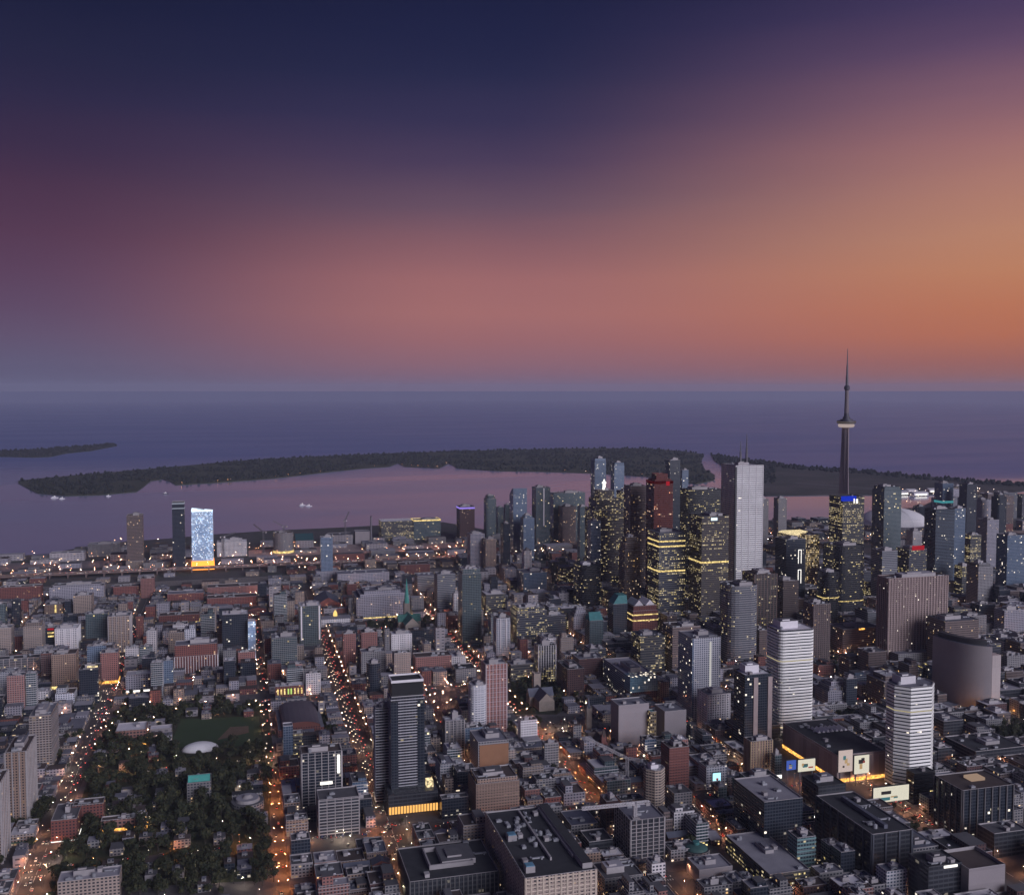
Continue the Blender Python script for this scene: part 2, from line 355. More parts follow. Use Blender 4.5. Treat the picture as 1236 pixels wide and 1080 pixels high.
# ---------------------------------------------------------------- buildings that can be picked out
LAND = {}; HBOX = []
G_YEL = glow('light_yellow', (1., .74, .28), .95, pattern=True); G_WHT = glow('light_white', (1., .95, .88), 1.6); G_BLUE = glow('light_blue', (.012, .05, .8), .6)
G_RED = glow('light_red', (.8, .03, .05), .45); G_ORG = glow('light_orange', (1., .47, .10), 1.5, sample=True, pattern=True); G_SCR = glow('screen_cream', (1., .94, .76), .72, sample=True)
G_CYAN = glow('screen_cyan', (.45, .85, 1.), 1.4, sample=True); G_BWHT = glow('light_bluewhite', (.7, .85, 1.), 1.5); G_ROOFY = glow('light_roof', (1., .80, .45), .9, pattern=True)
G_PURP = glow('light_purple', (.35, .25, .9), .9)
def hero(name, sty, a, b, yt, yb, label, ar=1., cat='building', roof='grey', shape='box', r=5., bands=None, pent=.5, ph=5., units=3, tiers=(), strips=(), signs=(), pod=None, par=1.2, h=None, trim=None, ribs=None, pm=None, key=None, spire=None):
    cx, cy, w, d, h = place(a, b, yt, yb, h, ar); rng = random.Random(hash((a, b, yt)) & 0xffff)
    t = thing(name, label, cat, (cx, cy, 0))
    hm = h-par
    if shape == 'box': poly = rect(-w/2, w/2, -d/2, d/2)
    elif shape == 'round': poly = rrect(w, d, min(r, w*.45, d*.45))
    elif shape == 'oct': c = min(r, w*.35, d*.35); poly = [(-w/2+c, -d/2), (w/2-c, -d/2), (w/2, -d/2+c), (w/2, d/2-c), (w/2-c, d/2), (-w/2+c, d/2), (-w/2, d/2-c), (-w/2, -d/2+c)]
    elif shape == 'cyl': poly = ngon(w/2, 20, d/2)
    mat = style(sty); main = hm
    TT = list(tiers)
    for ins, th in TT: main -= th
    body(t, poly, 0, main, mat, roof, par, trim=trim)
    z = main; w0, d0 = w, d; p0 = poly
    for ins, th in TT:
        p0 = [(p[0]*(1-ins), p[1]*(1-ins)) for p in p0]; w0 *= 1-ins; d0 *= 1-ins
        body(t, p0, z, z+th, mat, roof, par, 'upper_wall', trim=trim); z += th
    if bands:
        bm_, fl, bh, out = bands[:4]; z0 = bands[4] if len(bands) > 4 else fl
        po = inset(poly, -out); m = MB(); m.walls(po, 0, bh); m.ring(po, inset(poly, .3), bh); m.ring(inset(poly, .3), po, 0)
        me = m.mesh('floor_band', [bm_]); zz = z0
        while zz < main-.5: link('floor_band', me, t, (0, 0, zz)); zz += fl
    if ribs:
        rm, sp, rw, out = ribs; m = MB()
        for s, L in ((-1, w), (1, w)):
            n = max(2, round(L/sp))
            for i in range(n+1): x = -L/2+L*i/n; x = max(-w/2+rw/2, min(w/2-rw/2, x)); m.box(x-rw/2, x+rw/2, *(sorted((s*d/2, s*(d/2+out)))), 0, main+par-.3)
        for s, L in ((-1, d), (1, d)):
            n = max(2, round(L/sp))
            for i in range(n+1): y = -L/2+L*i/n; y = max(-d/2+rw/2, min(d/2-rw/2, y)); m.box(*(sorted((s*w/2, s*(w/2+out)))), y-rw/2, y+rw/2, 0, main+par-.35)
        tag(build(m, 'pier_grid', rm, t), kind='stuff')
    for fz, hh, gm in strips:
        po = inset(poly, -.35); m = MB(); m.walls(po, h*fz, h*fz+hh); m.ring(po, poly, h*fz+hh); m.ring(poly, po, h*fz); build(m, 'light_strip', gm, t)
    for (side, f0, z0, sw, sh, gm) in signs:      # side f: front (towards the camera), l: left
        m = MB()
        if side == 'f': x = -w/2+w*f0; m.box(x-sw/2, x+sw/2, -d/2-.8, -d/2-.25, h+z0, h+z0+sh)
        else: y = -d/2+d*f0; m.box(-w/2-.8, -w/2-.25, y-sw/2, y+sw/2, h+z0, h+z0+sh)
        build(m, 'sign', gm, t)
    if pod:
        ex, fy, bk, phh, ps, pr = pod; m = [(-w/2-ex, -d/2-fy), (w/2+ex, -d/2-fy), (w/2+ex, d/2+bk), (-w/2-ex, d/2+bk)]
        body(t, m, 0, phh, style(ps), pr, 1., 'podium')
        FOOT.append((cx-w/2-ex, cx+w/2+ex, cy-d/2-fy, cy+d/2+bk, phh))
    roof_kit(t, w0, d0, z, rng, units, pent, ph, pm)
    if spire:
        for sx, sy, l, rr in spire:
            m = MB(); m.bar((sx*w, sy*d, z), (sx*w, sy*d, z+l*.55), rr, 0, 6, rr*.7); m.bar((sx*w, sy*d, z+l*.55), (sx*w, sy*d, z+l), rr*.5, 0, 6, rr*.2); build(m, 'antenna', STEEL, t)
    FOOT.append((cx-w/2, cx+w/2, cy-d/2, cy+d/2, h)); HBOX.append((a, b, yt, PX(cx, cy-d/2)[1], cy-d/2))
    if key: LAND[key] = (cx, cy)
    return t, cx, cy, w, d, h
TW = 'tower'
# --- financial district
T, cx, cy, w, d, h = hero('bank_tower', 'marble', 871, 919, 561, 748, 'tall white marble tower with fine horizontal lines and two rooftop antennas', cat=TW, roof='light', units=2, pent=.35, spire=[(-.12, -.1, 46, 2.6), (.1, -.1, 60, 2.8)], ribs=(TRIMW, 14.5, 1.3, .5), key='the white twin-antenna tower')
m = MB(); m.box(-w/2-.9, -w/2+2.6, -d/2-.9, -d/2+2.4, 0, h-3); build(m, 'corner_notch', TRIMD, T)
hero('granite_tower', 'red', 780, 811, 572, 745, 'dark red granite tower with stepped glowing red crown', cat=TW, roof='brown', units=0, pent=.0, tiers=[(.14, 9), (.3, 10)], trim=surf('trim_red', (.2, .04, .03), .6), strips=[(.935, 5, glow('light_redcrown', (.16, .008, .007), .25))], signs=[('f', .72, -22, 7, 8, G_RED)], spire=[(.0, .0, 14, .9)], key='the red granite tower')
hero('office_tower', 'black', 821, 870, 590, 725, 'wide black steel tower standing behind the dark tower with a white roof sign', cat=TW, roof='dark', ar=.5, pent=.6, trim=TRIMD)
hero('office_tower', 'office', 782, 826, 642, 765, 'office tower banded by glowing yellow floors under a dark flat cap', cat=TW, roof='lilac', trim=TRIMD, strips=[(.86, 2.6, G_YEL), (.91, 2.4, G_YEL), (.62, 2.6, G_YEL)], pent=.5, units=2, key='the yellow-banded tower')
hero('office_tower', 'litbrown', 832, 878, 622, 770, 'dark glass tower with scattered yellow windows and a white sign at its crown', cat=TW, roof='dark', trim=TRIMD, strips=[(.62, 3, G_YEL)], signs=[('f', .45, -8, 12, 5, G_BWHT)], pent=.5, units=2)
hero('office_building', 'greycurt', 865, 917, 706, 800, 'grey curtain-wall office block with rounded corners in front of the white twin-antenna tower', shape='round', r=16, roof='dark', ar=.9, units=5, ph=7, bands=(surf('band_grey', (.24, .23, .25), .6), 3.6, .9, .25))
hero('office_building', 'litbrown', 896, 937, 692, 775, 'brown concrete block with yellow lit grid windows and a blank brown top', roof='brown', trim=surf('trim_brown', (.17, .12, .11), .8), ribs=(surf('trim_brown', (.17, .12, .11)), 6, 1.2, .5), tiers=())
hero('office_building', 'brown', 935, 963, 700, 765, 'squat brown tower with faint lit floors beside the blank-topped brown block', roof='brown')
T, cx, cy, w, d, h = hero('office_tower', 'glassdark', 936, 971, 650, 742, 'dark navy tower with upright white light outlines on its face', cat=TW, roof='grey')
for zz in (.78, .52):
    m = MB(); x0 = w*.12
    for q in (x0, x0+6): m.box(q, q+1.1, -d/2-.7, -d/2-.2, h*zz-15, h*zz+12)
    m.box(x0, x0+7, -d/2-.72, -d/2-.2, h*zz+11, h*zz+12.3); build(m, 'light_outline', G_WHT, T)
hero('office_tower', 'golden', 966, 988, 645, 715, 'narrow tower with wide golden lit windows on every floor', cat=TW, roof='light', pent=.4)
T, cx, cy, w, d, h = hero('exhibition_hall', 'golden', 938, 985, 645, 672, 'low wide hall with a glowing pale yellow roof', roof='light', pent=0, units=0, cat='hall')
m = MB(); m.prism(rect(-w/2+1, w/2-1, -d/2+1, d/2-1), h+.1, h+5, 0, 0, rect(-w/2+9, w/2-9, -d/2+9, d/2-9)); build(m, 'skylight', G_ROOFY, T)
T, cx, cy, w, d, h = hero('office_tower', 'offlit', 1001, 1041, 599, 722, 'tower crowned by a bright blue lit band above yellow windows', cat=TW, roof='dark', trim=TRIMD, pent=0, units=1, key='the blue-crowned tower')
m = MB(); m.box(-w/2-.6, w/2-w*.38, -d/2-.6, -d/2+6, h-9, h+1.2); build(m, 'lit_crown', G_BLUE, T)
m = MB(); m.box(-.5, 1.5, -d/2-1.3, -d/2-.7, h-14, h-4); m.box(5, 9.5, -d/2-1.3, -d/2-.7, h-14, h-5); build(m, 'sign', G_WHT, T)
hero('office_tower', 'black', 990, 1045, 658, 760, 'black rounded tower with thin yellow lines of lit floors', cat=TW, shape='round', r=14, roof='dark', trim=TRIMD, strips=[(.35, 1.2, G_YEL), (.2, 1.2, G_YEL)], pent=.5)
hero('office_tower', 'black', 984, 1014, 690, 768, 'shorter black rounded tower in front of the black lined tower', cat=TW, shape='round', r=10, roof='dark', trim=TRIMD, strips=[(.6, 1.2, G_YEL)])
hero('office_tower', 'glassdark', 803, 820, 555, 690, 'slim blue-grey glass tower rising behind the red granite tower', cat=TW, roof='grey')
hero('office_tower', 'glassblue', 820, 830, 567, 682, 'very slim pale blue tower next to the slim blue-grey one', cat=TW, roof='grey', pent=.4, units=0)
hero('condo_tower', 'glassblue', 713, 731, 553, 668, 'pale blue tower with dark cap, the matching pair member by the thin teal tower', cat=TW, roof='dark', tiers=[(.06, 8)], trim=TRIMD)
hero('condo_tower', 'glassblue', 737, 753, 558, 668, 'pale blue tower with dark cap, the matching pair member nearer the red granite tower', cat=TW, roof='dark', tiers=[(.06, 8)], trim=TRIMD)
T, cx, cy, w, d, h = hero('bank_tower', 'litbrown', 706, 752, 592, 722, 'stepped brown tower full of small lit windows under a white lit lantern', cat=TW, roof='brown', tiers=[(.2, 22), (.38, 18)], pent=.3, units=0, key='the lantern-topped brown tower')
m = MB(); m.prism(ngon(4, 8), h, h+13, 0, 0, ngon(3, 8)); m.prism(ngon(5, 8), h+13, h+16); m.prism(ngon(3.2, 8), h+16, h+22, 0, 0, ngon(1, 8)); build(m, 'lantern', G_WHT, T)
hero('office_tower', 'glassblue', 709, 725, 628, 725, 'plain blue glass slab in front of the stepped brown tower', cat=TW, roof='light', units=0)
hero('condo_tower', 'glassteal', 697, 709, 611, 690, 'thin teal glass tower beside the stepped brown tower', cat=TW)
hero('office_tower', 'offlit', 744, 763, 592, 712, 'dark narrow tower with a column of bright yellow windows', cat=TW, roof='dark')
hero('office_tower', 'brown', 753, 780, 586, 735, 'tall plain grey-brown tower next to the red granite tower', cat=TW, roof='brown', par=2)
hero('office_tower', 'brown', 747, 772, 648, 755, 'old stone setback tower with rows of lit windows at its foot', cat=TW, roof='brown', tiers=[(.15, 14), (.2, 10)])
hero('office_building', 'black', 690, 728, 682, 748, 'dark rounded office block with a white drum on its roof', shape='round', r=14, roof='dark', trim=TRIMD, pent=.35, pm=TRIMW)
hero('apartment_tower', 'concrete', 917, 927, 602, 662, 'grey twin apartment slab nearer the white twin-antenna tower', cat=TW, roof='grey', units=1)
hero('apartment_tower', 'concrete', 934, 949, 601, 662, 'grey twin apartment slab farther from the white twin-antenna tower', cat=TW, roof='grey', units=1)
hero('condo_tower', 'glassteal', 1053, 1086, 587, 702, 'dark green glass condominium tower in front of the white stadium dome', cat=TW, roof='dark', trim=TRIMD, tiers=[(.1, 8)])
# --- right-hand condos
hero('condo_tower', 'glassdark', 1116, 1150, 614, 722, 'bulky dark blue condominium tower beside the stadium dome', cat=TW, roof='dark', trim=TRIMD, ar=.8, bands=(surf('slab_blue', (.16, .20, .26)), 3.1, .35, .6))
hero('condo_tower', 'glassblue', 1144, 1163, 613, 720, 'pale framed wing tower attached behind the bulky dark blue one', cat=TW, roof='light', ar=.8)
hero('condo_tower', 'glassblue', 1128, 1149, 583, 668, 'blue tower with a turquoise lit band near its top', cat=TW, strips=[(.72, 6, glow('light_teal', (.1, .5, .55), .5))])
hero('condo_tower', 'glassdark', 1158, 1177, 584, 672, 'tall dark slab tower on the western waterfront', cat=TW, roof='dark', trim=TRIMD)
hero('condo_tower', 'glassdark', 1195, 1215, 597, 668, 'dark tower with an arched top at the western edge', cat=TW, roof='dark', shape='round', r=8, tiers=[(.3, 6)], trim=TRIMD)
hero('condo_tower', 'lilac', 1176, 1195, 603, 664, 'mid-height grey-violet slab between two dark waterfront towers', cat=TW)
hero('condo_tower', 'glassblue', 1203, 1236, 645, 726, 'broad blue-grey tower with a flat overhanging roof', cat=TW, roof='lilac', ar=.7, par=2.5)
hero('condo_tower', 'concrete', 1167, 1197, 680, 742, 'grey-lilac tower with a stepped top in front of a lit office', cat=TW, roof='lilac', tiers=[(.2, 6)])
hero('office_building', 'offlit', 1152, 1172, 683, 728, 'low block with rows of yellow lit windows beside the grey-lilac tower')
hero('condo_tower', 'lilac', 1180, 1204, 627, 700, 'plain violet-grey tower behind the broad blue-grey tower', cat=TW)
hero('condo_tower', 'offlit', 1161, 1183, 645, 706, 'dark block with short dashes of light on its face')
hero('office_building', 'greycurt', 1052, 1082, 664, 738, 'grey office block between the black rounded tower and the brown slab hotel')
hero('office_building', 'office', 1082, 1117, 662, 738, 'office block with a red lit rooftop sign', signs=[('f', .5, -2, 28, 9, G_RED)], roof='grey')
hero('condo_tower', 'white', 1094, 1112, 640, 690, 'small pale white block below the stadium dome', roof='white')
hero('condo_tower', 'glassdark', 1101, 1118, 611, 631, 'round-topped dark block close behind the stadium dome', shape='round', r=7, roof='dark')
hero('office_building', 'concrete', 1150, 1190, 742, 775, 'wide low grey block with a lit drive beyond the curved city hall', roof='grey', ar=.6)
hero('office_building', 'lilac', 1200, 1236, 735, 770, 'low lilac block beside the dark trees beyond city hall', roof='lilac', ar=.6)
hero('office_building', 'concrete', 1205, 1236, 790, 815, 'low grey podium building beyond the trees at city hall', roof='grey', ar=.6)
# --- waterfront row
hero('condo_tower', 'glassteal', 583, 600, 598, 652, 'waterfront tower with a dark rounded cap', cat=TW, shape='round', r=10, tiers=[(.25, 9)], roof='dark')
hero('condo_tower', 'glassteal', 599, 608, 612, 650, 'thin teal waterfront tower beside the one with the rounded cap', cat=TW, units=1)
hero('condo_tower', 'glassteal', 608, 617, 609, 650, 'thin teal waterfront tower beside the curved sail tower', cat=TW, units=1)
T, cx, cy, w, d, h = hero('condo_tower', 'glassblue', 615, 636, 598, 672, 'glass tower with a curved sail-like back on the waterfront', cat=TW, pent=0, units=0, roof='light')
m = MB(); P = [(-d/2, h), (-d/2, h+20), (-d*.2, h+18), (d*.2, h+10), (d/2, h)]
for i in range(len(P)-1): m.face([(-w/2, P[i][0], P[i][1]), (w/2, P[i][0], P[i][1]), (w/2, P[i+1][0], P[i+1][1]), (-w/2, P[i+1][0], P[i+1][1])], [(0, P[i][1]), (w, P[i][1]), (w, P[i+1][1]), (0, P[i+1][1])])
m.face([(-w/2, y, z) for y, z in reversed(P)], [(y, z) for y, z in reversed(P)]); m.face([(w/2, y, z) for y, z in P], [(y, z) for y, z in P]); build(m, 'curved_crown', style('glassblue'), T)
hero('condo_tower', 'glassblue', 628, 645, 622, 676, 'bluish tower with a small rooftop frame in front of the sail tower', cat=TW, tiers=[(.3, 6)])
hero('condo_tower', 'glassteal', 642, 664, 588, 658, 'tall teal tower with a pale rib up its middle', cat=TW, roof='dark', signs=[('f', .55, -110, 3.5, 108, TRIMW)])
hero('condo_tower', 'glassteal', 664, 706, 594, 652, 'wide teal slab tower on the waterfront', cat=TW, ar=.35, roof='dark')
hero('hotel_tower', 'brown', 674, 695, 611, 656, 'brown tower standing in front of the wide teal slab', cat=TW, roof='brown')
hero('condo_tower', 'glassdark', 604, 616, 632, 686, 'dark navy slab below the thin teal waterfront towers', cat=TW, roof='dark', trim=TRIMD, ar=1.5)
hero('condo_tower', 'white', 630, 642, 664, 708, 'small pale white tower below the bluish framed tower', cat=TW, roof='light', units=1)
hero('office_building', 'glassblue', 624, 660, 690, 722, 'low blue-grey office under the small pale white tower', roof='lilac')
hero('condo_tower', 'lilac', 564, 585, 644, 692, 'grey slab tower with a flat white roof near the expressway end', cat=TW, roof='white')
hero('condo_tower', 'beige', 583, 599, 650, 694, 'beige tower joined to the side of the grey slab tower', cat=TW)
hero('office_tower', 'brickdark', 551, 573, 611, 652, 'dark purple waterfront tower with a violet lit top and yellow windows', cat=TW, roof='dark', strips=[(.93, 5, G_PURP)])
T, cx, cy, w, d, h = hero('college_building', 'offlit', 457, 500, 628, 651, 'glassy white waterfront building with a warm lit top', ar=.6, roof='white', pent=0)
hero('college_building', 'glassteal', 496, 532, 627, 650, 'teal waterfront block with two square bays', ar=.6, roof='light', pent=.6, strips=[(.95, 4, G_YEL)])
hero('warehouse', 'blank', 427, 447, 641, 656, 'windowless pale pink silo house by the tall chimney', ar=.8, roof='lilac', pent=0, units=0)
hero('sugar_shed', 'shed', 395, 426, 645, 657, 'low grey harbour shed beside the silo house', ar=.8, roof='grey', pent=0, units=2, cat='shed')
hero('site_block', 'concrete', 329, 355, 643, 668, 'round unfinished block wrapped in scaffolding with lit ground floor', shape='cyl', roof='brown', pent=.3, strips=[(.02, 6, G_YEL)])
hero('condo_tower', 'glassblue', 386, 402, 648, 700, 'slender light blue condominium standing alone before the expressway', cat=TW, roof='light', pod=(12, 14, 8, 22, 'lilac', 'light'), key='the slender light blue condominium')
# --- the glowing tower and its neighbours
T, cx, cy, w, d, h = hero('condo_tower', 'glow', 232, 257, 618, 688, 'brilliant blue-white lit tower glowing orange at its foot', cat=TW, roof='white', ar=.8, pent=.5, pm=G_BWHT, units=0, key='the brilliant blue-white tower')
m = MB(); m.prism(rect(-w/2-2, w/2+2, -d/2-2, d/2+2), .1, 22, 0, 0, rect(-w/2-1, w/2+1, -d/2-1, d/2+1)); build(m, 'glare_podium', glow('light_foot', (1., .32, .045), 2.3, sample=True), T)  # glowing block added to stand for the orange glare at the foot
m = MB(); m.face([(-w/2, -d/2, h), (w/2, -d/2, h), (-w/2, -d/2, h+6)]); m.face([(-w/2, -d/2, h), (-w/2, -d/2, h+6), (-w/2, d/2, h+6), (-w/2, d/2, h)]); m.face([(-w/2, -d/2, h+6), (w/2, -d/2, h), (w/2, d/2, h), (-w/2, d/2, h+6)]); m.face([(w/2, d/2, h), (-w/2, d/2, h), (-w/2, d/2, h+6)]); build(m, 'sloping_crown', G_BWHT, T)
hero('condo_tower', 'glassdark', 209, 223, 606, 688, 'thin grey tower with a lit rim standing close beside the brilliant tower', cat=TW, strips=[(.97, 2.5, glow('light_dim', (.6, .65, .8), .5)), (.90, 2, MATS['light_dim'])], pent=0, units=0)
hero('apartment_tower', 'brown', 154, 173, 622, 687, 'dark brown square tower on a pale base near the lake shore', cat=TW, roof='brown', pod=(3, 6, 2, 20, 'beige', 'lilac'), units=1)
hero('warehouse', 'concrete', 106, 146, 657, 672, 'wide grey grain warehouse at the lake edge', ar=.5, roof='light')
hero('warehouse', 'shed', 60, 104, 668, 678, 'long low shed with a white floodlit yard', ar=.4, roof='lilac', pent=0)
hero('condo_block', 'white', 262, 298, 652, 672, 'stepped pale block behind the brilliant tower', ar=.5, roof='white', tiers=[(.3, 5)])
# --- east side mid-rise
hero('brick_terrace', 'brick', 0, 52, 709, 729, 'long dark red brick row below the railway', ar=.3, roof='brown', pent=0, units=4)
hero('apartment_block', 'lilac', 60, 127, 707, 728, 'long pale grey block with a stepped roof below the railway', ar=.3, roof='grey', tiers=[(.12, 4)], units=4)
hero('apartment_block', 'beige', 89, 113, 719, 748, 'beige apartment block at the end of the long pale grey block', roof='lilac')
hero('apartment_block', 'tan', 54, 79, 730, 748, 'tan block with yellow lit stair beside the beige apartment block', roof='grey', signs=[('f', .6, -16, 3, 15, G_YEL)])
hero('brick_block', 'brick', 137, 170, 708, 722, 'red brick block beside the pink brick tower', ar=.5, roof='brown', pent=0)
hero('brick_tower', 'pinkbrick', 170, 187, 698, 722, 'short pink brick tower beside the avenue', roof='brown')
hero('brick_block', 'pinkbrick', 250, 312, 706, 718, 'row of pink brick blocks by the rail line', ar=.35, roof='brown', pent=0, units=4)
hero('brick_block', 'brick', 202, 246, 717, 730, 'low brick school with a row of trees in front', ar=.5, roof='lilac', pent=0, units=3)
hero('brick_block', 'brick', 250, 310, 722, 735, 'long brick warehouse row in front of the pink brick blocks', ar=.35, roof='brown', pent=0, units=5)
hero('office_block', 'glassteal', 104, 132, 741, 782, 'dark teal glass block with a white lit shop line', ar=.7, roof='lilac', strips=[(.22, 2.5, G_WHT)])
hero('apartment_block', 'beige', 131, 159, 744, 788, 'beige gridded apartment tower beside the teal glass block', roof='lilac', ribs=(TRIM, 7, 1., .6), key='the beige gridded apartment tower')
hero('apartment_block', 'beige', 29, 54, 752, 794, 'beige apartment tower with balcony rows and a stepped top', bands=(TRIM, 3., .5, .8), roof='lilac', tiers=[(.2, 6)])
hero('apartment_block', 'beige', -6, 17, 758, 792, 'beige apartment tower with balcony rows at the far eastern end', bands=(TRIM, 3., .5, .8), roof='lilac')
hero('office_block', 'glassdark', 55, 70, 757, 785, 'small dark block with red and yellow lights on its front', signs=[('f', .5, -5, 10, 3, G_RED), ('f', .5, -11, 10, 2.5, G_YEL), ('f', .5, -17, 9, 2.5, G_YEL)])
hero('office_block', 'white', 67, 97, 759, 788, 'white framed block with a black glass front', roof='white', ribs=(TRIMW, 5, 1.4, .7))
hero('long_block', 'greycurt', -10, 50, 796, 816, 'long low dark block with pale columns', ar=.3, roof='dark', pent=0, units=5, ribs=(TRIM, 9, .9, .5))
hero('apartment_block', 'tan', 63, 95, 790, 833, 'brown apartment block with a glowing yellow ground floor', roof='brown', strips=[(.03, 4, G_YEL)])
hero('apartment_slab', 'glassdark', 96, 122, 808, 850, 'dark blue-grey slab with a yellow lit roof terrace', ar=1.2, roof='dark', trim=TRIM, signs=[('f', .7, 2, 14, 2.5, G_ROOFY)])
hero('apartment_block', 'pinkbrick', 122, 144, 788, 826, 'pink-orange apartment block glowing at its foot beside the avenue', roof='lilac', strips=[(.02, 4, G_ORG)])
hero('brick_row', 'brick', 192, 241, 743, 756, 'low brick row with warm lit shopfronts', ar=.4, roof='brown', pent=0, units=4, strips=[(.15, 3, G_YEL)])
hero('loft_building', 'brick', 211, 263, 779, 817, 'wide loft building with white upper floors over red brick', ar=.5, roof='lilac', tiers=[(.02, 18)], ribs=(TRIMW, 4, .8, .4))
hero('store', 'lilac', 152, 184, 815, 838, 'flat store with a bright white lit canopy', ar=.7, roof='white', pent=0, strips=[(.1, 2.5, G_WHT)])
hero('apartment_slab', 'beige', 37, 70, 864, 930, 'beige apartment slab with a blank end wall beside the wide avenue', ar=2.2, roof='lilac', bands=(TRIM, 2.9, .5, .7), units=4, key='the beige apartment slab')
hero('apartment_slab', 'tan', 8, 43, 908, 998, 'tan apartment slab with ribbed long side along the wide avenue', ar=2.6, roof='brown', ribs=(TRIM, 7, 1., .9), units=5)
hero('apartment_slab', 'tan', -22, 10, 946, 1045, 'tallest tan apartment slab at the end of the avenue row', ar=2., roof='brown', ribs=(TRIM, 7, 1., .9))
hero('sports_hall', 'school', 140, 178, 882, 902, 'community hall with a wide pale flat roof beside the playing field', ar=.9, roof='white', pent=0, units=2, cat='hall', strips=[(.05, 3, G_ORG)])
hero('field_house', 'shed', 181, 208, 880, 890, 'small white-roofed field house by the playing field', ar=.6, roof='white', pent=0, units=0)
hero('school_building', 'brick', 62, 100, 990, 1018, 'dark red brick school wing with lamps along its front wall', ar=1.8, roof='grey', pent=.2, units=4, strips=[(.05, .8, G_WHT)])
hero('school_building', 'brick', 88, 127, 972, 1000, 'taller dark red brick school block behind the wing', ar=.6, roof='brown', pent=0)
hero('school_building', 'school', 122, 178, 990, 1006, 'low school building with an orange lit veranda', ar=.25, roof='brown', pent=0, units=3, strips=[(.1, 2.6, G_ORG)])
hero('community_house', 'concrete', 226, 255, 945, 972, 'grey block with a turquoise sloping roof panel among the trees', roof='dark', pent=0, key='the turquoise-roofed block')
T = bpy.data.objects.get('community_house'); x0 = place(226, 255, 945, 972); w, d, h = x0[2:]
m = MB(); m.prism(rect(-w/2+1, w/2-1, -d/2+1, 0), h+.2, h+4, 0, 0, [(-w/2+1, -2), (w/2-1, -2), (w/2-1, 0), (-w/2+1, 0)]); build(m, 'roof_panel', surf('roof_turq', (.10, .42, .36), .6), T)
hero('apartment_block', 'beige', 70, 147, 1064, 1096, 'beige flat-roofed block with a row of vents beside the school', ar=.4, roof='light', pent=.35, units=5)
# --- between the field and the church
hero('condo_block', 'glassdark', 268, 300, 740, 794, 'dark blue glass condominium with a pale parapet', ar=.7, roof='white', key='the dark blue glass condominium')
hero('condo_block', 'glow', 299, 309, 749, 796, 'bright blue lit slab attached to the dark blue condominium', ar=1.5, roof='white', pent=0, units=0)
hero('condo_block', 'glassteal', 327, 359, 768, 808, 'teal condominium with a beige penthouse', roof='lilac', pm=TRIM, ar=.8, bands=(TRIM, 3., .4, .5))
hero('condo_block', 'glassteal', 360, 388, 730, 790, 'tall teal condominium with white edges by the busy avenue', roof='white', signs=[('f', .08, -58, 2.4, 57, TRIMW), ('f', .92, -58, 2.4, 57, TRIMW)])
hero('brick_flats', 'pinkbrick', 413, 430, 764, 812, 'narrow pink brick flats with a grey wing, nearer the busy avenue', roof='brown')
hero('brick_flats', 'pinkbrick', 434, 456, 762, 800, 'pink brick flats with a red lit roofline, farther from the busy avenue', roof='brown')
hero('apartment_block', 'concrete', 434, 466, 785, 822, 'pale grey apartment block in front of the pink brick flats', roof='lilac', ar=.6)
hero('hotel_building', 'white', 470, 497, 764, 794, 'white pillared hotel block below the church', roof='white', ribs=(TRIMW, 4, 1., .5), ar=.7)
hero('round_tower', 'glassdark', 441, 461, 800, 846, 'dark round tower behind the dark balcony tower', shape='cyl', roof='dark', cat=TW)
hero('heritage_block', 'pinkbrick', 498, 545, 790, 812, 'wide pink-brown block of old storefronts below the church', ar=.5, roof='brown', pent=0, units=5)
hero('office_block', 'white', 542, 562, 791, 806, 'small bright white gridded cube', roof='white', ribs=(TRIMW, 4, 1.1, .5))
hero('store_block', 'concrete', 545, 575, 806, 822, 'low block with dark flat roof beside the small white cube', roof='dark', pent=0)
hero('armoury', 'brick', 332, 367, 826, 846, 'old drill hall front with bright green-yellow lit windows', ar=.4, roof='white', signs=[('f', q, -12, 2.0, 8, G_YEL if q not in (.45, .55) else glow('light_lime', (.7, 1., .25), .8)) for q in (.08, .2, .32, .45, .55, .68, .8, .92)], pent=0)
hero('tech_college', 'glassblue', 341, 354, 875, 922, 'narrow pale blue tower with white edges', roof='lilac', pent=0, units=0, ar=1.2, trim=TRIMW)
hero('tech_college', 'offlit', 353, 366, 884, 918, 'block with columns of bright windows beside the narrow pale blue tower', pent=0, units=1, ar=1.2)
T, cx, cy, w, d, h = hero('hotel_building', 'glassdark', 362, 413, 905, 972, 'gridded concrete hotel block with warm lit roof terrace and white sign', ar=.6, roof='brown', ribs=(TRIM, 6.6, .8, .8), bands=(TRIM, 3.2, .35, .5), units=4, key='the gridded hotel block')
m = MB(); m.box(w/2-5, w/2-2, -d/2-1.6, -d/2-.9, h-24, h-4); build(m, 'sign', G_WHT, T)
m = MB(); m.box(-2, 11, -d/2-1.6, -d/2-.9, h*.42, h*.42+3); build(m, 'sign', G_WHT, T)
hero('parking_garage', 'darkblank', 382, 434, 960, 1006, 'open-deck parking garage below the gridded hotel block', ar=.7, roof='grey', pent=0, units=2, bands=(TRIM, 3.1, 1.0, .4), ribs=(TRIM, 8, .7, .5))
